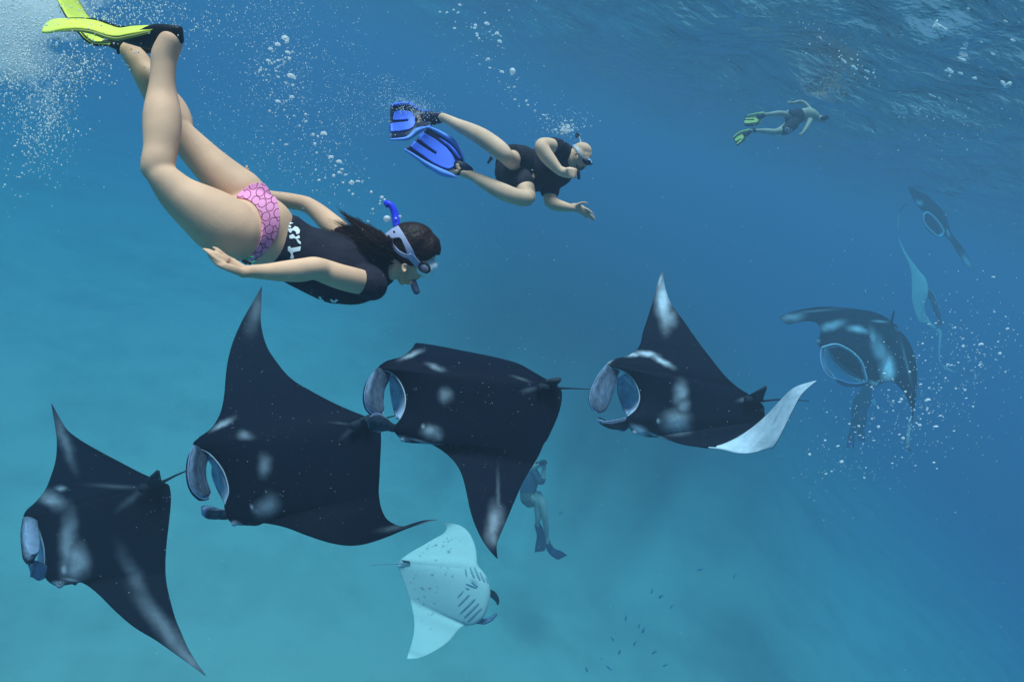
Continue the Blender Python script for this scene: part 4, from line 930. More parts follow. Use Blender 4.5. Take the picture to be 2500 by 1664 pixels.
def man():
    D0 = 2.9
    root = thing('person', 'bald man in dark clothes swimming right with blue fins, one fist at his snorkel', 'person', vC(1500, 820, D0))
    legs = [limb(vC, [(640, 345, D0 + .02, 41), (700, 340, D0 + .02, 43), (760, 365, D0, 48), (860, 415, D0 - .03, 58), (960, 462, D0 - .06, 71), (1080, 525, D0 - .10, 82), (1190, 600, D0 - .13, 86), (1270, 665, D0 - .15, 84), (1320, 715, D0 - .15, 74), (1345, 735, D0 - .10, 78), (1400, 750, D0 + .02, 100), (1460, 760, D0 + .1, 110)], 22, k=.9),
            limb(vC, [(900, 870, D0 - .02, 41), (965, 888, D0 - .02, 43), (1050, 930, D0 - .05, 54), (1150, 985, D0 - .09, 69), (1260, 1040, D0 - .13, 80), (1370, 1085, D0 - .17, 80), (1460, 1110, D0 - .19, 78), (1505, 1115, D0 - .18, 76), (1520, 1095, D0 - .1, 80), (1490, 1020, D0 + .0, 100), (1440, 930, D0 + .1, 110)], 22, k=.9)]
    torso = [limb(vC, [(1370, 800, D0 + .16, 150), (1460, 830, D0 + .15, 165), (1560, 845, D0 + .13, 170), (1660, 830, D0 + .12, 190), (1760, 790, D0 + .12, 200), (1850, 740, D0 + .12, 140), (1930, 735, D0 + .12, 84)], 28, k=.75)]
    arm1 = [limb(vC, [(1800, 640, D0 + .04, 70), (1740, 615, D0 - .05, 74), (1672, 605, D0 - .13, 70), (1655, 625, D0 - .15, 68), (1690, 690, D0 - .15, 70), (1740, 755, D0 - .15, 64), (1790, 812, D0 - .15, 52), (1830, 850, D0 - .15, 45), (1860, 862, D0 - .15, 48)], 20)]
    fist = [limb(vR3, [(560, 730, D0 - .15, 62, .6), (620, 740, D0 - .15, 70, .6), (680, 745, D0 - .15, 72, .6), (725, 745, D0 - .14, 62, .6)], 16)]
    for i, (y, r) in enumerate(((690, 24), (728, 25), (766, 24), (800, 21))):
        fist.append(limb(vR3, [(660 + i * 2, y, D0 - .17, r), (725 - 2 * i, y - 4, D0 - .18, r), (755 - 4 * i, y + 2, D0 - .165, r), (760 - 6 * i, y + 4, D0 - .14, r * .9), (725 - 5 * i, y + 6, D0 - .125, r * .8)], 10, 16))
    fist.append(limb(vR3, [(600, 690, D0 - .16, 26), (660, 668, D0 - .165, 24), (715, 672, D0 - .165, 20)], 10, 12))
    arm2 = [limb(vC, [(1730, 930, D0 + .14, 76), (1730, 1030, D0 + .14, 74), (1735, 1100, D0 + .12, 64), (1742, 1148, D0 + .10, 60), (1790, 1175, D0 + .07, 60), (1860, 1192, D0 + .04, 50), (1930, 1205, D0 + .01, 38), (1965, 1210, D0 + 0., 35)], 20),
            limb(vC, [(1700, 1150, D0 + .11, 22), (1705, 1170, D0 + .11, 24)], 10)]
    h = D0
    hand = [limb(vR3, [(720, 1225, h, 52, .6), (780, 1250, h, 66, .5), (840, 1280, h, 70, .4), (880, 1310, h, 60, .35)], 16),
            finger(vR3, [(770, 1215, h - .01, 30), (830, 1180, h - .02, 22), (890, 1172, h - .03, 17), (955, 1184, h - .035, 10)]),
            finger(vR3, [(850, 1240, h, 22), (920, 1265, h - .01, 18), (990, 1315, h - .015, 15), (1042, 1390, h - .02, 10)]),
            finger(vR3, [(860, 1275, h, 22), (930, 1315, h, 18), (1000, 1370, h, 15), (1052, 1428, h, 10)]),
            finger(vR3, [(860, 1305, h + .01, 20), (920, 1355, h + .01, 17), (985, 1408, h + .01, 14), (1035, 1455, h + .01, 9)]),
            finger(vR3, [(840, 1320, h + .02, 18), (890, 1375, h + .02, 15), (940, 1425, h + .02, 12), (985, 1465, h + .02, 8)])]
    hd = D0 + .1
    head = [limb(vR3, [(640, 540, hd, 130), (720, 500, hd, 120), (790, 470, hd, 130)], 18),
            limb(vR3, [(790, 420, hd, 112, .9), (850, 405, hd, 118, .9), (900, 430, hd, 108, .9), (935, 480, hd, 66, .9)], 24, k=.85),
            limb(vR3, [(860, 480, hd, 120, .8), (860, 560, hd, 100, .75), (830, 630, hd, 74, .7), (800, 670, hd, 44, .7)], 20),
            limb(vR3, [(760, 540, hd, 70, .8), (780, 620, hd, 62, .8), (800, 668, hd, 40, .8)], 16),
            limb(vR3, [(940, 560, hd, 30, .7), (955, 600, hd, 20, .7)], 10), limb(vR3, [(850, 640, hd, 40, .7), (868, 655, hd, 26, .7)], 10)]
    V, Fc = fuse(legs + torso + arm1 + fist + arm2 + hand + head, .0042, 8)
    body = mesh_obj('body', V, Fc, M_SKINM, root); bv = bvh_of(body)
    e = catmull(np.array([vR3(x, y, hd - .075) for x, y in [(800, 445), (765, 438), (740, 465), (745, 510), (765, 528), (785, 515), (790, 490)]]), 26)
    mesh_obj('ear', *fuse([tube3(e, vR3.r(8, hd), None, 8), ball(vR3(770, 485, hd - .066), np.array([vR3.r(24, hd), vR3.r(40, hd), .007]), 14, 8, VIEWAX)], .0026, 2), M_SKINM, root)
    D = decal(vR3, [(770, 600), (800, 640), (850, 640), (880, 640), (880, 665), (850, 680), (810, 710), (780, 690), (760, 640)], [bv], .001, .004, step=8)
    if D: mesh_obj('beard', D[0], D[1], M_BEARD, root)
    shirt = mesh_obj('t_shirt', *fuse([limb(vC, [(1450, 840, D0 + .15, 185), (1520, 850, D0 + .14, 196), (1590, 850, D0 + .13, 198), (1660, 835, D0 + .12, 205), (1760, 800, D0 + .12, 222), (1830, 745, D0 + .12, 200), (1890, 725, D0 + .12, 150), (1925, 722, D0 + .12, 112)], 30, k=.78),
        limb(vC, [(1840, 690, D0 + .1, 112), (1800, 645, D0 + .02, 102), (1752, 618, D0 - .05, 88)], 22, capk=.1),
        limb(vC, [(1740, 900, D0 + .13, 150), (1735, 1000, D0 + .13, 104), (1735, 1085, D0 + .125, 84)], 20, capk=.1)], .006, 3), M_SHIRT2, root)
    shorts = mesh_obj('shorts', *fuse([limb(vC, [(1330, 790, D0 + .18, 150), (1400, 800, D0 + .17, 190), (1480, 830, D0 + .16, 190), (1545, 845, D0 + .14, 165)], 26, k=.8),
        limb(vC, [(1530, 770, D0 + .11, 130), (1460, 748, D0 + .07, 140), (1400, 720, D0 + .02, 122), (1372, 712, D0 - .03, 114)], 20, k=.95, capk=.2),
        limb(vC, [(1330, 850, D0 + .16, 140), (1420, 930, D0 + .08, 140), (1480, 985, D0 + .0, 118)], 20, k=.9)], .006, 3), M_SHORT, root)
    V_, F_ = sheet(vC, [[(1165, 705, D0 + .1), (1195, 735, D0 + .1)], [(1150, 740, D0 + .1), (1175, 752, D0 + .1)], [(1132, 775, D0 + .1), (1146, 785, D0 + .1)]], 10, 5, .004)
    mesh_obj('loose_cord', V_, F_, M_SHORT, shorts)
    D = decal(vR3, [(100, 688), (118, 682), (136, 696), (128, 702), (112, 696), (102, 698)], [bvh_of(shorts), bvh_of(shirt)], .002, .003, step=4)
    if D: mesh_obj('clasp', D[0], D[1], M_WHITE, shorts)
    D = decal(vR3, [(132, 735), (148, 760), (160, 800), (140, 830), (118, 802), (110, 790)], [bvh_of(shorts), bvh_of(shirt)], .002, .003, step=5)
    if D: mesh_obj('tag', D[0], D[1], M_SKINM, shorts)
    # mask, strap, snorkel
    mask = mesh_obj('diving_mask', *fuse([limb(vR3, [(880, 545, hd - .03, 30, 1.2), (925, 575, hd - .02, 42, 1.6), (965, 590, hd - .0, 30, 1.8)], 18)], .004, 2), M_NAVY, root)
    V_, F_ = sheet(vR3, [[(940, 535, hd - .05), (975, 555, hd - .05), (992, 600, hd - .05)], [(950, 545, hd + .03), (982, 560, hd + .03), (996, 600, hd + .03)]], 10, 12, .006); mesh_obj('lens', V_, F_, M_LENS, mask)
    D = strip(vR3, [(885, 545), (830, 470), (770, 380), (715, 320)], [16, 16, 20, 26], [bv, bvh_of(shirt)], .001, .003)
    if D: mesh_obj('strap', D[0], D[1], M_CLEAR, mask)
    D = strip(vR3, [(890, 525), (930, 530), (985, 545)], 12, [bv], .001, .004)
    if D: mesh_obj('frame', D[0], D[1], M_CLEAR, mask)
    sn = mesh_obj('snorkel', *limb(vR3, [(840, 330, hd + .03, 14), (822, 260, hd + .04, 14), (805, 215, hd + .04, 14), (790, 180, hd + .04, 13)], 12), M_CLEAR, root)
    V_, F_ = limb(vR3, [(795, 195, hd + .04, 18), (775, 165, hd + .04, 20), (765, 215, hd + .04, 12)], 12); mesh_obj('snorkel_tip', V_, F_, M_RUB, sn)
    V_, F_ = limb(vR3, [(790, 700, hd - .02, 22), (800, 760, hd - .02, 24), (804, 815, hd - .02, 23)], 14); mesh_obj('mouthpiece', V_, F_, M_RUB, sn)
    # fins: dark rubber body, blue panels and rails
    def fin(pocket, sheet_rows, panels, rails, toes, dz):
        f = mesh_obj('swim_fin', *fuse([limb(vR2, pocket, 20, k=.6)], .005, 3), M_NAVY, root)
        web = fin_blade(vR2, sheet_rows, .007, M_NAVY, f, 'web')
        b = bvh_of(web)
        for p in panels:
            D = decal(vR2, p, [b], .0005, .006, step=16)
            if D: mesh_obj('panel', D[0], D[1], M_BLU, f)
        for pts, hw, m in rails: rail(vR2, [(*q, w_) for q, w_ in zip(pts, hw)], 0, m, f, 'rail', k=1.2)
        for (x, y, r) in toes: 
            V_, F_ = ball(vR2(x, y, dz), np.array([vR2.r(r, dz), vR2.r(r * 1.1, dz), .012]), 12, 8, VIEWAX); mesh_obj('toe', V_, F_, M_SKINM, root)
    d = D0 + .02
    fin([(960, 410, d, 95), (900, 415, d, 108), (800, 425, d, 118), (700, 440, d, 118), (610, 455, d, 95), (560, 460, d, 60)],
        [[(800, 300, d + .03), (790, 430, d), (800, 548, d - .03)], [(640, 290, d + .03), (620, 440, d), (640, 600, d - .03)], [(500, 232, d + .02), (480, 450, d), (520, 690, d - .04)], [(350, 170, d + .0), (330, 450, d - .02), (380, 780, d - .07)],
         [(220, 165, d - .03), (200, 460, d - .05), (240, 790, d - .1)], [(100, 190, d - .07), (92, 480, d - .08), (100, 795, d - .13)]],
        [[(160, 310), (240, 292), (380, 298), (470, 340), (522, 430), (528, 520), (490, 590), (420, 625), (260, 650), (112, 664), (94, 640), (94, 530), (130, 515), (330, 495), (400, 485), (402, 450), (330, 452), (140, 462), (130, 430)]],
        [([(780, 295, d + .035), (640, 290, d + .03), (570, 255, d + .03), (500, 210, d + .02), (420, 170, d), (340, 158, d - .02), (230, 170, d - .04), (100, 190, d - .07)], [12, 20, 28, 32, 30, 24, 26, 14], M_BLU),
         ([(790, 545, d - .03), (700, 585, d - .035), (620, 610, d - .04), (560, 640, d - .05), (480, 705, d - .06), (380, 770, d - .08), (240, 785, d - .1), (105, 790, d - .13)], [10, 22, 46, 50, 44, 34, 24, 18], M_BLUL)],
        [(575, 410, 26), (600, 395, 20), (592, 450, 24), (590, 490, 32), (620, 440, 20), (575, 500, 22)], d - .055)
    d = D0 - .02
    fin([(1480, 1330, d, 75), (1400, 1310, d, 110), (1310, 1290, d, 128), (1230, 1265, d, 120), (1170, 1240, d, 70)],
        [[(1380, 1200, d + .03), (1280, 1300, d), (1230, 1440, d - .03)], [(1240, 930, d + .04), (1180, 1160, d), (1000, 1395, d - .04)], [(1020, 770, d + .02), (920, 1020, d - .02), (760, 1290, d - .06)], [(840, 650, d - .02), (700, 900, d - .05), (520, 1110, d - .08)],
         [(735, 590, d - .06), (540, 800, d - .08), (335, 970, d - .11)]],
        [[(600, 672), (640, 655), (700, 690), (900, 820), (1060, 940), (1160, 1060), (1212, 1170), (1205, 1240), (1160, 1290), (1090, 1305), (980, 1270), (820, 1190), (640, 1060), (480, 950), (408, 885), (420, 840), (470, 808), (500, 815), (700, 955), (860, 1055), (895, 1050), (890, 1020), (760, 925), (545, 755), (545, 720)]],
        [([(1385, 1215, d + .03), (1330, 1060, d + .04), (1260, 930, d + .045), (1180, 830, d + .04), (1060, 740, d + .02), (920, 660, d), (800, 600, d - .03), (735, 575, d - .06)], [14, 30, 46, 52, 46, 40, 28, 16], M_BLUL),
         ([(1300, 1120, d + .01), (1220, 1010, d + .01), (1140, 920, d + .01), (1050, 845, d + .0), (950, 770, d - .01)], [26, 34, 30, 22, 10], M_BLU),
         ([(1230, 1438, d - .03), (1100, 1400, d - .035), (960, 1350, d - .045), (800, 1260, d - .06), (640, 1160, d - .075), (480, 1050, d - .095), (345, 965, d - .11)], [16, 50, 60, 46, 34, 26, 18], M_BLUL)],
        [(1262, 1245, 34), (1270, 1280, 30), (1290, 1305, 30), (1245, 1345, 28), (1270, 1340, 20), (1220, 1345, 20)], d - .07)
man()

def fin_small(view, root, pocket, outline, panels, rails, d, mp, mr, mb, tilt=0.0):
    f = mesh_obj('swim_fin', *limb(view, pocket, 14, k=.6), mb, root)
    rows = [[(a[0], a[1], d + tilt), ((a[0] + b[0]) / 2, (a[1] + b[1]) / 2, d), (b[0], b[1], d - tilt)] for a, b in outline]
    web = fin_blade(view, rows, .008, mb, f, 'web', 20, 8); bv = bvh_of(web)
    for p in panels:
        D = decal(view, p, [bv], .001, .008)
        if D: mesh_obj('panel', D[0], D[1], mp, f)
    for pts, hw in rails: rail(view, [(x, y, d - .01, w_) for (x, y), w_ in zip(pts, hw)], 0, mr, f, 'rail', 24)

def far_swimmer():
    d = 10.4
    root = thing('person', 'distant bare chested swimmer in dark shorts with yellow fins, near the surface', 'person', vL(1450, 600, d))
    parts = [limb(vL, [(900, 465, d, 34), (950, 470, d, 36), (1050, 460, d, 42), (1180, 450, d, 54), (1290, 455, d, 50), (1360, 475, d, 56), (1430, 520, d + .05, 90)], 16),
             limb(vL, [(640, 780, d - .05, 26), (700, 772, d - .05, 27), (820, 780, d - .05, 38), (960, 790, d - .06, 54), (1080, 800, d - .06, 52), (1180, 790, d - .05, 66), (1300, 740, d, 90), (1420, 650, d + .05, 105)], 16),
             limb(vL, [(1430, 560, d + .08, 120), (1540, 500, d + .1, 118), (1640, 480, d + .1, 120), (1760, 480, d + .1, 135), (1870, 510, d + .1, 105), (1950, 540, d + .1, 55)], 20, k=.7),
             limb(vL, [(1960, 545, d + .1, 60), (2020, 560, d + .1, 72), (2060, 570, d + .1, 60)], 16),
             limb(vL, [(1790, 390, d + .15, 48), (1740, 310, d + .18, 38), (1660, 240, d + .2, 36), (1570, 222, d + .2, 32), (1480, 245, d + .2, 26), (1420, 245, d + .2, 28, .5)], 14),
             finger(vL, [(1430, 235, d + .2, 14), (1390, 215, d + .2, 10), (1360, 205, d + .2, 7)]), finger(vL, [(1425, 245, d + .2, 14), (1370, 235, d + .2, 10), (1340, 235, d + .2, 7)]),
             finger(vL, [(1425, 255, d + .2, 14), (1380, 255, d + .2, 10), (1345, 255, d + .2, 7)]), finger(vL, [(1430, 260, d + .2, 12), (1400, 268, d + .2, 9), (1375, 272, d + .2, 6)]), finger(vL, [(1450, 240, d + .19, 12), (1420, 215, d + .19, 9), (1400, 205, d + .19, 6)]),
             limb(vL, [(1790, 580, d + .02, 52), (1740, 680, d - .02, 40), (1690, 760, d - .05, 34), (1650, 815, d - .07, 26), (1610, 840, d - .08, 24, .6)], 14),
             finger(vL, [(1615, 830, d - .08, 12), (1580, 838, d - .08, 9), (1550, 850, d - .08, 6)]), finger(vL, [(1615, 840, d - .08, 12), (1590, 860, d - .08, 9), (1560, 868, d - .08, 6)]),
             finger(vL, [(1615, 848, d - .08, 12), (1600, 880, d - .08, 9), (1590, 895, d - .08, 6)]), finger(vL, [(1620, 850, d - .08, 10), (1618, 875, d - .08, 8), (1612, 890, d - .08, 6)]), finger(vL, [(1625, 825, d - .08, 10), (1640, 850, d - .09, 8), (1645, 865, d - .09, 6)])]
    body = mesh_obj('body', *fuse(parts, .009, 3), M_SKINF, root)
    shorts = mesh_obj('shorts', *fuse([limb(vL, [(1585, 490, d + .1, 140), (1500, 530, d + .09, 145), (1430, 580, d + .06, 140)], 18, k=.75), limb(vL, [(1450, 500, d + .06, 110), (1390, 470, d + .03, 92), (1360, 455, d + .01, 78)], 16),
                                       limb(vL, [(1450, 640, d + .05, 130), (1380, 710, d + .0, 115), (1310, 760, d - .03, 98), (1270, 775, d - .04, 88)], 16)], .01, 2), M_SHORT, root)
    b = bvh_of(shorts)
    for pts in ([(1340, 720), (1400, 760), (1370, 810), (1310, 760), (1340, 720)], [(1350, 755), (1375, 775), (1360, 795)], [(1400, 800), (1430, 770), (1440, 740)]):
        D = strip(vL, pts, 7, [b], .002, .004, 24)
        if D: mesh_obj('logo', D[0], D[1], M_CLEAR, shorts)
    D = strip(vL, [(1345, 395), (1375, 410)], 14, [b], .002, .004, 8)
    if D: mesh_obj('logo', D[0], D[1], M_CLEAR, shorts)
    mesh_obj('diving_mask', *limb(vL, [(2040, 540, d + .02, 50), (2085, 525, d + .05, 44), (2130, 535, d + .1, 26)], 14), M_RUB, root)
    V_, F_ = limb(vL, [(700, 755, d - .05, 34), (716, 775, d - .05, 36), (728, 790, d - .05, 34)], 12); mesh_obj('anklet', V_, F_, M_RUB, root)
    fin_small(vL, root, [(930, 470, d, 42), (870, 490, d, 58), (810, 520, d, 62)], [((880, 450), (860, 570)), ((800, 460), (790, 660)), ((680, 475), (680, 690)), ((585, 485), (560, 690)), ((530, 540), (528, 640))],
              [[(560, 540), (640, 515), (780, 500), (808, 520), (800, 580), (760, 625), (640, 640), (530, 640), (532, 590), (700, 585), (735, 572), (700, 562), (535, 568)]],
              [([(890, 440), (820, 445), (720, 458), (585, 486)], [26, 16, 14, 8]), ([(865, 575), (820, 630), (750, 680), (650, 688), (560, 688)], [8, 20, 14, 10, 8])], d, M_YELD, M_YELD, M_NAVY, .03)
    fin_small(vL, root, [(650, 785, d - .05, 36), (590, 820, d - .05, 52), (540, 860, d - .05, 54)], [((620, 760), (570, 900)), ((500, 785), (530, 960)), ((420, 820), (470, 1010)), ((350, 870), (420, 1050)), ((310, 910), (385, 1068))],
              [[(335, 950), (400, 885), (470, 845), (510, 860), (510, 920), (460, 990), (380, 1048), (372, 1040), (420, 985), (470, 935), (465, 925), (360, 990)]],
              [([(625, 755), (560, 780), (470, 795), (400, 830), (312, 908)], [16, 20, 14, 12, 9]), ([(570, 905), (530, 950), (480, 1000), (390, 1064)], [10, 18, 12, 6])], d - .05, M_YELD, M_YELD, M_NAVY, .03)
far_swimmer()

def photographer():
    d = 12.5
    root = thing('person', 'diver upright behind the arched manta, holding a camera to the face, blue fins below', 'person', vK(350, 650, d))
    parts = [limb(vK, [(330, 270, d, 55), (375, 262, d, 52), (400, 260, d, 40)], 16), limb(vK, [(345, 330, d, 45), (330, 420, d, 80), (300, 520, d, 88), (290, 600, d, 88), (300, 680, d, 85)], 18, k=.7),
             limb(vK, [(360, 340, d - .05, 40), (400, 400, d - .12, 40), (445, 468, d - .18, 36), (468, 440, d - .2, 32), (475, 360, d - .2, 28), (482, 290, d - .2, 26), (480, 265, d - .2, 26)], 14),
             limb(vK, [(290, 340, d + .1, 40), (320, 330, d + .0, 34), (420, 270, d - .15, 26), (450, 255, d - .18, 24)], 12),
             limb(vK, [(330, 650, d, 85), (400, 700, d - .06, 56), (405, 800, d - .06, 44), (410, 900, d - .05, 36), (400, 970, d, 30), (415, 1000, d, 26)], 16),
             limb(vK, [(400, 640, d - .02, 72), (450, 720, d - .08, 56), (485, 850, d - .1, 44), (505, 1000, d - .06, 34), (515, 1120, d, 26), (525, 1200, d, 24)], 16)]
    for i in range(5):
        parts.append(finger(vK, [(468, 235 + 12 * i, d - .21, 9), (490, 232 + 12 * i, d - .24, 7), (498, 236 + 12 * i, d - .26, 5)], n=8))
    body = mesh_obj('body', *fuse(parts, .012, 3), M_SKINF, root)
    mesh_obj('wetsuit_top', *fuse([limb(vK, [(345, 345, d, 52), (330, 420, d, 92), (300, 520, d, 100), (285, 590, d, 98)], 18, k=.75), limb(vK, [(360, 345, d - .05, 48), (400, 405, d - .12, 46), (445, 465, d - .18, 42), (468, 430, d - .2, 36)], 14)], .012, 2), mat('hazed_wetsuit', (.05, .06, .09), .8), root)  # suit colour lightened to stand in for haze in the water
    mesh_obj('shorts', *fuse([limb(vK, [(285, 600, d, 92), (300, 670, d, 100), (320, 710, d - .01, 78)], 18, k=.85), limb(vK, [(370, 640, d - .03, 60), (395, 690, d - .05, 60)], 14)], .012, 2), mat('olive_shorts', (.13, .12, .08), .8), root)
    c = mesh_obj('camera', *fuse([limb(vK, [(440, 245, d - .24, 30), (480, 235, d - .26, 34), (500, 238, d - .27, 26)], 12), limb(vK, [(470, 215, d - .26, 14), (495, 215, d - .26, 14)], 8)], .01, 1), M_RUB, root)
    mesh_obj('diving_mask', *limb(vK, [(390, 250, d - .05, 26), (425, 255, d - .05, 22)], 10), M_RUB, root)
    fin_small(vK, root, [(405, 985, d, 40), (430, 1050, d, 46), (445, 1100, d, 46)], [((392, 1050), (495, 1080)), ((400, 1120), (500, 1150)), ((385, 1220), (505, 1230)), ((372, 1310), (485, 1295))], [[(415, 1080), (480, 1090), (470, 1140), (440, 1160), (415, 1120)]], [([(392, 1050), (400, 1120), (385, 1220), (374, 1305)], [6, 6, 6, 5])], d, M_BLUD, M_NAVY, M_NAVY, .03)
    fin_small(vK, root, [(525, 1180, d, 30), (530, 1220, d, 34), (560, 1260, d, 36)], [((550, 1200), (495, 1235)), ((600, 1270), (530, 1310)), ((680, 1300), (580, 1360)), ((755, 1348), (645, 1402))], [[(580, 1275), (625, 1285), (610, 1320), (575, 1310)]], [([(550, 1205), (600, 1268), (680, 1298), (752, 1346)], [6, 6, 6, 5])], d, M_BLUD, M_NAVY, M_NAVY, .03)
photographer()

def deep_diver():
    d = 22.0
    root = thing('person', 'dim diver below the gaping manta, dark suit, blue fins and a pale slate in hand', 'person', vR7(680, 1150, d))
    parts = [limb(vR7, [(760, 860, d, 46), (740, 900, d, 50)], 14), limb(vR7, [(735, 930, d, 60), (700, 1010, d, 76), (670, 1100, d, 70), (660, 1150, d, 70)], 16, k=.7),
             limb(vR7, [(740, 950, d - .1, 30), (790, 990, d - .2, 24), (815, 1030, d - .3, 20)], 10), limb(vR7, [(680, 960, d + .1, 30), (630, 1010, d + .1, 24), (640, 1080, d - .05, 20)], 10),
             limb(vR7, [(650, 1150, d, 52), (630, 1220, d, 40), (610, 1300, d + .05, 30), (595, 1350, d + .05, 24)], 12), limb(vR7, [(690, 1150, d, 50), (700, 1220, d - .05, 38), (690, 1290, d, 28), (680, 1320, d, 24)], 12)]
    for i in range(5): parts.append(finger(vR7, [(812, 1022 + 5 * i, d - .3, 7), (826, 1024 + 5 * i, d - .33, 6), (834, 1026 + 5 * i, d - .33, 4)], n=8))
    mesh_obj('body', *fuse(parts, .02, 2), M_SHIRT2, root)
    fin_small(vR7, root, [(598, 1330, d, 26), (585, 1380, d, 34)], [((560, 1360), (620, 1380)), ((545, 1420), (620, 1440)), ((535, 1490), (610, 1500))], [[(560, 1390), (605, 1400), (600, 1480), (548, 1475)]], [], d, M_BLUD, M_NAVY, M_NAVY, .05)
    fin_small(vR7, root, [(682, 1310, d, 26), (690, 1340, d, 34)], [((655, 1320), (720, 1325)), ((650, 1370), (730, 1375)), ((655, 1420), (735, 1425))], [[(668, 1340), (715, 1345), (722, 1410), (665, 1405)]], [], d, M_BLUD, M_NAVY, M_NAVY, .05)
    V_, F_ = sheet(vR7, [[(785, 1005, d - .4), (825, 985, d - .42)], [(800, 1035, d - .38), (836, 1020, d - .4)], [(815, 1066, d - .36), (846, 1052, d - .38)]], 8, 8, .01)
    tag(mesh_obj('slate', V_, F_, M_SLATE), 'pale square slate held by the dim diver below the gaping manta', 'slate')
deep_diver()

# ------------------------------------------------------------------ bubbles, foam and glare, glints, fish
def bubble_meshes():
    out = []
    for kind in range(4):
        V, Fc = ball((0, 0, 0), 1, 14, 9)
        if kind == 1:      # mushroom cap: flat below
            z = V[:, 2]; V[:, 2] = np.where(z < 0, z * .25 + .12 * np.cos(3 * V[:, 0]), z * .62); V[:, :2] *= 1.12
        if kind == 2: V[:, 2] *= .5; V[:, 0] *= 1.25; V[:, 2] += .18 * np.sin(V[:, 0] * 3 + 1)
        if kind == 3: V = V * (1 + .16 * np.sin(4 * V[:, [1, 2, 0]] + 1) + .1 * np.sin(7 * V[:, [2, 0, 1]])); V[:, 2] *= .8
        me = bpy.data.meshes.new('bubble'); me.from_pydata(V.tolist(), [], Fc); me.shade_smooth(); me.materials.append(M_BUB); out.append(me)
    return out
BM = bubble_meshes()
UPAX = Matrix((RT, FW, UP)).transposed().to_4x4()      # flat side hangs towards the bottom of the picture's local vertical
def bubble(p, r, kind, label, group):
    o = bpy.data.objects.new('bubble', BM[kind]); C.objects.link(o)
    o.matrix_world = Matrix.Translation(p) @ UPAX @ Matrix.Rotation(random.uniform(-.35, .35), 4, 'Y') @ Matrix.Diagonal((r * random.uniform(.9, 1.15), r, r * random.uniform(.85, 1.1), 1))
    o['label'] = label; o['category'] = 'bubble'; o['group'] = group
T1 = [(447,130,46),(375,188,36),(308,228,24),(470,262,30),(290,340,32),(380,335,18),(320,365,14),(345,352,14),(420,325,14),(445,312,12),(505,488,58),(455,550,16),(515,565,18),(440,538,10),(210,425,18),(218,402,14),(265,422,14),
      (235,477,12),(290,467,12),(380,490,18),(360,435,16),(380,395,14),(270,520,14),(507,680,30),(378,720,32),(456,715,16),(305,660,12),(300,808,18),(436,800,12),(527,852,14),(635,840,16),(638,905,20),(578,946,16),(805,1020,42),
      (705,1027,22),(750,1045,14),(722,1115,18),(738,1197,14),(452,1122,22),(398,1078,12),(872,1240,34),(950,1280,36),(975,1352,22),(955,1385,32),(1008,1402,18),(898,1412,20),(912,1318,14),(760,1455,22),(818,1432,14),
      (730,1357,14),(1125,1465,26),(1065,1475,32),(1168,1462,14),(985,1477,16),(1040,1550,14),(512,255,14),(485,320,20),(460,160,24),(435,360,16),(560,590,8),(610,588,8),(240,360,10),(825,490,6),(935,430,7),(275,690,9)]
T1M = [(425,75,20),(660,48,24),(380,30,16),(795,115,26),(832,148,22),(775,160,14),(770,195,18),(680,265,20),(620,420,18),(860,385,48),(1028,355,24),(975,380,16),(655,320,9),(690,322,9),(125,185,10),(268,198,9)]
T2 = [(247,48,18),(505,228,26),(395,250,22),(385,272,16),(355,265,12),(600,322,24),(627,398,26),(612,442,14),(412,345,16),(430,370,14),(410,325,16),(513,568,22),(533,650,14),(648,690,22),(750,685,38),(792,763,9),(622,783,12),
      (713,840,16),(765,836,18),(772,952,14),(882,968,16),(895,1007,18),(195,272,16),(187,97,14),(228,122,14),(55,117,14),(122,122,14),(1045,1100,14),(1080,1138,16),(1018,1140,10),(1068,1102,10),(535,305,8),(560,338,10),
      (640,347,10),(203,210,9),(407,533,8),(435,615,9),(812,1018,9),(965,1058,10),(1140,1155,9),(485,125,12),(718,102,10)]
for x, y, r in T1: bubble(vO(x, y, 1.72 + random.uniform(-.06, .1)), vO.r(r * .74, 1.72), 1 if r > 20 and random.random() < .7 else random.choice((0, 2, 3)), 'silvery bubble in the trail rising from the woman to the surface', 'bubbles in the trail above the woman')
for x, y, r in T1M: bubble(vM(x, y, 1.84 + random.uniform(-.03, .03)), vM.r(r * .85, 1.84), random.choice((0, 0, 1, 3)), 'silvery bubble beside the blue snorkel of the woman', "bubbles round the woman's snorkel")
for x, y, r in T2: bubble(vQ(x, y, 2.9 + random.uniform(-.08, .1)), vQ.r(r * .85, 2.9), 1 if r > 13 and random.random() < .7 else random.choice((0, 2)), 'white bubble in the trail rising leftward above the bald man', 'bubbles in the trail above the bald man')
rg = np.random.RandomState(11)
for i in range(62):
    a = rg.normal(0, .42, 2); bubble(vQ(1275 + a[0] * 110, 1232 + a[1] * 72, 2.9 + rg.normal(0, .05)), vQ.r(rg.uniform(5, 12), 2.9), int(rg.choice((0, 2, 3))), 'small bubble in the burst leaving the snorkel of the bald man', "burst of bubbles at the bald man's snorkel")
for i in range(96):
    t = rg.rand() ** .8; c = np.array([np.interp(t, [0, .35, .7, 1], [2440, 2330, 2230, 2060]), np.interp(t, [0, .35, .7, 1], [770, 900, 1000, 1120])])
    c = c + rg.normal(0, 1, 2) * np.array([62, 52]); r = rg.uniform(1.6, 3.2) + 4.5 * max(0, rg.rand() - .72) * 3 * (1 - t * .6)
    bubble(P(c[0], c[1], 2.3 + rg.normal(0, .25)), r * 2.3 / F, int(rg.choice((1, 2, 3, 3))), 'white bubble in the loose cloud at the right beside the gaping manta', 'bubble cloud at the right edge')

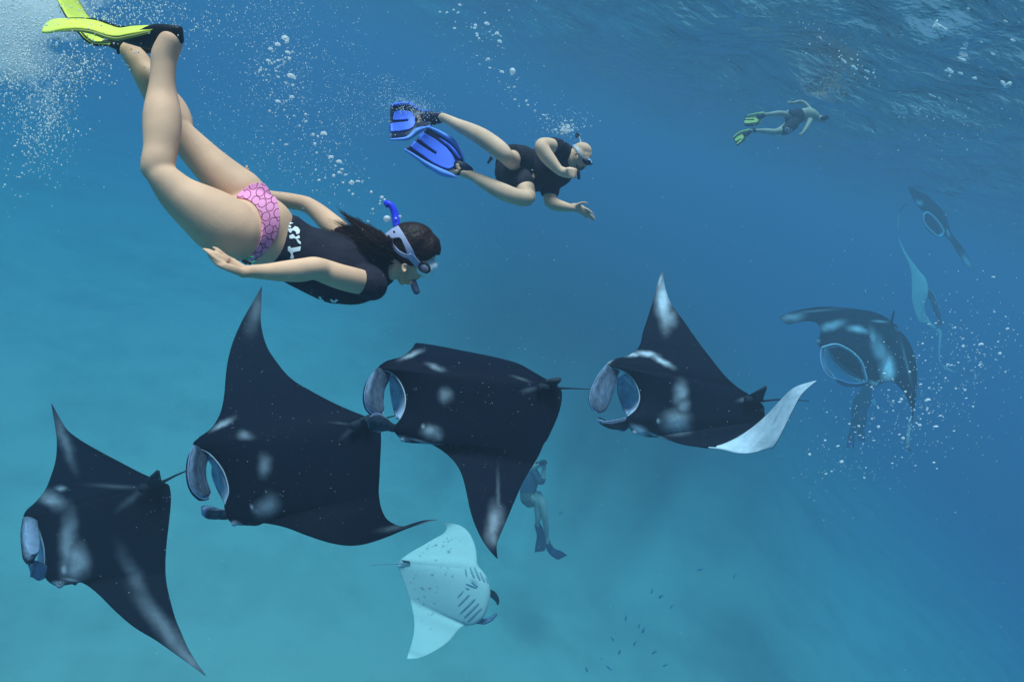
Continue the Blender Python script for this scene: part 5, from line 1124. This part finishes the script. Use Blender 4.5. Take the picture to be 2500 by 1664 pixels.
def fine_bubbles():
    rg = np.random.RandomState(21); pts = []
    def cloud(x, y, sx, sy, n, r0, r1, d0, d1, rot=0):
        a = rg.normal(0, 1, (n, 2)) * (sx, sy); c, s_ = math.cos(math.radians(rot)), math.sin(math.radians(rot))
        for q in a: pts.append((x + q[0] * c - q[1] * s_, y + q[0] * s_ + q[1] * c, rg.uniform(d0, d1), rg.uniform(r0, r1)))
    def area(x0, y0, x1, y1, n, r0, r1, d0, d1):
        for i in range(n): pts.append((rg.uniform(x0, x1), rg.uniform(y0, y1), rg.uniform(d0, d1), r0 + (r1 - r0) * rg.rand() ** 2.5))
    cloud(30, 50, 70, 80, 1700, 1, 3.6, 1.4, 2.1); cloud(55, 150, 45, 45, 900, 1, 3.4, 1.4, 2); cloud(150, 230, 28, 110, 620, 1, 3.4, 1.3, 1.9, 28)
    cloud(190, 165, 40, 30, 260, 1, 3.2, 1.3, 1.8); cloud(120, 330, 46, 60, 260, 1, 3.0, 1.3, 1.9); cloud(70, 250, 60, 60, 330, 1, 2.6, 1.3, 2); cloud(230, 30, 130, 40, 700, .9, 2.6, 1.5, 2.2)
    cloud(380, 40, 120, 50, 500, .8, 2.4, 1.5, 2.2); cloud(240, 150, 30, 20, 90, 1, 3, 1.3, 1.7)
    area(470, 0, 900, 420, 1300, .5, 1.7, 1.4, 2.8); area(600, 0, 760, 260, 500, .6, 1.8, 1.5, 2.4); area(800, 180, 960, 330, 420, .5, 1.4, 1.6, 2.6); cloud(700, 230, 60, 110, 260, .7, 2.2, 1.6, 2)
    cloud(800, 390, 60, 60, 160, .7, 2, 1.6, 2); cloud(1000, 262, 36, 14, 420, .5, 1.5, 2.7, 2.95, 12); cloud(985, 235, 45, 30, 300, .5, 1.2, 2.7, 3); cloud(1180, 110, 70, 80, 120, .6, 1.6, 2.8, 3)
    cloud(1370, 300, 40, 26, 160, .6, 1.6, 2.8, 3); cloud(1230, 200, 40, 40, 40, .6, 1.5, 2.8, 3)
    cloud(2360, 860, 90, 80, 260, .7, 2, 2, 3); cloud(2230, 1000, 100, 70, 260, .7, 1.8, 2, 3); cloud(2080, 1120, 90, 70, 140, .6, 1.5, 2, 3)
    cloud(1985, 90, 60, 30, 26, .9, 2.2, 2.2, 2.6, 30); cloud(2070, 150, 60, 14, 24, 1, 2.6, 2.2, 2.6, 28); cloud(2290, 310, 70, 40, 40, .8, 2.2, 2, 2.5)
    area(0, 0, 2500, 1664, 1500, .35, 1.25, .9, 4); area(300, 500, 1300, 1300, 500, .35, 1.1, .9, 2.2)
    O6 = np.array([(1, 0, 0), (-1, 0, 0), (0, 1, 0), (0, -1, 0), (0, 0, 1), (0, 0, -1)], float)
    f8 = np.array([(0, 2, 4), (2, 1, 4), (1, 3, 4), (3, 0, 4), (2, 0, 5), (1, 2, 5), (3, 1, 5), (0, 3, 5)])
    p = np.array(pts); Cn = np.array([P(*q[:3]) for q in p]); R = p[:, 3] * p[:, 2] / F
    V = (Cn[:, None] + O6[None] * R[:, None, None] * rg.uniform(.7, 1.2, (len(p), 1, 3))).reshape(-1, 3)
    Fc = (f8[None] + 6 * np.arange(len(p))[:, None, None]).reshape(-1, 3)
    tag(mesh_obj('fine_bubbles', V, Fc, see_light(mat('froth', (.93, .95, .96), .5), .5), org=CAM), kind='stuff')
fine_bubbles()

def foam_glare_plume():
    m = bpy.data.materials.new('foam_glare_plume'); m.use_nodes = True; n = m.node_tree; n.nodes.remove(n.nodes['Principled BSDF'])
    v = n.nodes.new('ShaderNodeVolumePrincipled'); v.inputs['Color'].default_value = (.97, .98, .99, 1); v.inputs['Density'].default_value = 5
    n.links.new(v.outputs[0], n.nodes['Material Output'].inputs['Volume'])
    rg = np.random.RandomState(4); parts = []
    for (x, y, s_, k, r0, r1) in ((-30, -5, 60, 26, .05, .12), (10, 40, 65, 40, .02, .07), (40, 110, 45, 26, .012, .04), (60, 160, 28, 22, .012, .03), (130, 10, 90, 26, .012, .04), (215, 0, 60, 16, .01, .03), (0, 130, 40, 16, .012, .04), (130, 210, 30, 18, .008, .02), (100, 260, 40, 16, .006, .016)):  # churned foam; the big corner puffs also imitate the white surface glare
        for i in range(k):
            q = rg.normal(0, s_, 2); r = rg.uniform(r0, r1); ax = np.linalg.qr(rg.normal(size=(3, 3)))[0]
            parts.append(ball(P(x + q[0], y + q[1] * .8, rg.uniform(1.75, 2.2)), r * np.array([1.6, 1, .7]), 12, 8, ax))
    tag(mesh_obj('foam_glare_plume', *fuse(parts, .009, 2), m), kind='stuff')
foam_glare_plume()

def fish():
    V, Fc = tube3(np.array([(0, 0, 0), (.1, 0, 0), (.3, 0, 0), (.55, 0, 0), (.8, 0, 0), (.9, 0, 0)], float), [.03, .09, .15, .14, .06, .04], .5, 10, True, ref=(0, 0, 1))
    T, Ft = ball((1.0, 0, 0), (.12, .16, .02), 8, 6); T[:, 1] *= 1 + 1.2 * (T[:, 0] - .9).clip(0)
    D, Fd = ball((.45, .15, 0), (.16, .05, .012), 8, 6)
    me = bpy.data.meshes.new('reef_fish'); v, f = join([(V, Fc), (T, Ft), (D, Fd)]); me.from_pydata((v - (.5, 0, 0)).tolist(), [], f); me.shade_smooth(); me.materials.append(mat('fish_blue', (.06, .14, .34), .5))
    spots = [(70, 1495), (115, 1500), (280, 1495), (430, 1420), (525, 1370), (570, 1412), (640, 1535), (38, 1450), (1380, 1520), (1400, 1535), (1440, 1422), (1480, 1450), (1500, 1360), (1520, 1372), (1470, 1440), (1505, 1500),
             (1530, 1530), (1690, 1325), (1350, 1540), (1425, 1500), (1460, 1480), (1410, 1470), (1545, 1395), (1290, 1180), (1610, 1310), (300, 1545), (730, 1500)]
    rg = np.random.RandomState(9)
    for x, y in spots:
        o = bpy.data.objects.new('reef_fish', me); C.objects.link(o); d = rg.uniform(11.5, 13.5)
        a = rg.normal(1.1, .5); L = rg.uniform(10, 17) * d / F
        X = RTn * math.cos(a) + UPn * math.sin(a) + FWn * rg.normal(0, .3); X = unit(X); Zv = unit(np.cross(X, UPn)); Y = np.cross(Zv, X)
        M = Matrix(np.stack([X, Y, Zv]).T.tolist()).to_4x4()
        o.matrix_world = Matrix.Translation(P(x * 1.0611, y * 1.0611, d)) @ M @ Matrix.Diagonal((L, L, L, 1))
        o['label'] = 'small blue fish hovering above the pale sand'; o['category'] = 'fish'; o['group'] = 'small blue fish over the sand'
fish()

def surface_glints():
    """white blobs just under the surface, upper right, standing in for its bright glints"""
    rg = np.random.RandomState(17); parts = []
    def at(x, y, z):
        d = P(x, y, 1.0) - CAMn
        return CAMn + d * ((z - CAMn[2]) / d[2])
    for (x, y, L, h) in ((1060,440,26,8),(1145,485,24,12),(1225,515,26,12),(1275,525,14,11),(1600,325,26,16),(1815,500,28,13),(1890,525,30,10),(1995,560,24,12),(2200,605,26,12),(2245,600,20,26),(1690,685,30,6),(1780,205,46,16),(1720,170,20,34),
                         (1113,425,10,7),(2130,390,16,10),(1910,430,34,10),(2215,150,14,9),(1950,70,14,9),(2050,305,14,8),(2275,285,16,8),(1820,545,10,12),(1745,705,20,5)):
        nx, ny = vD.n(x, y); c = at(nx, ny, -.10); dist = np.linalg.norm(c - CAMn); r = vD.r(1, dist)
        for i in range(3):
            q = rg.normal(0, .3, 2)
            X = RTn * math.cos(-.45) + UPn * math.sin(-.45); Y = unit(np.cross(FWn, X))
            ctr = c + X * q[0] * L * r + Y * q[1] * h * r
            V, Fc = ball(ctr, np.array([L, h, h]) * r * rg.uniform(.3, .6), 12, 8, np.stack([X, Y, FWn]))
            V = V + (np.sin(V * 60 / (L * r * 20 + .2)) * h * r * .12)
            parts.append((V, Fc))
    tag(mesh_obj('surface_glints', *join(parts), see_light(mat('glint_white', (.93, .95, .96), .5), .5)), kind='stuff')  # white solids imitate glints on the rippled surface
surface_glints()
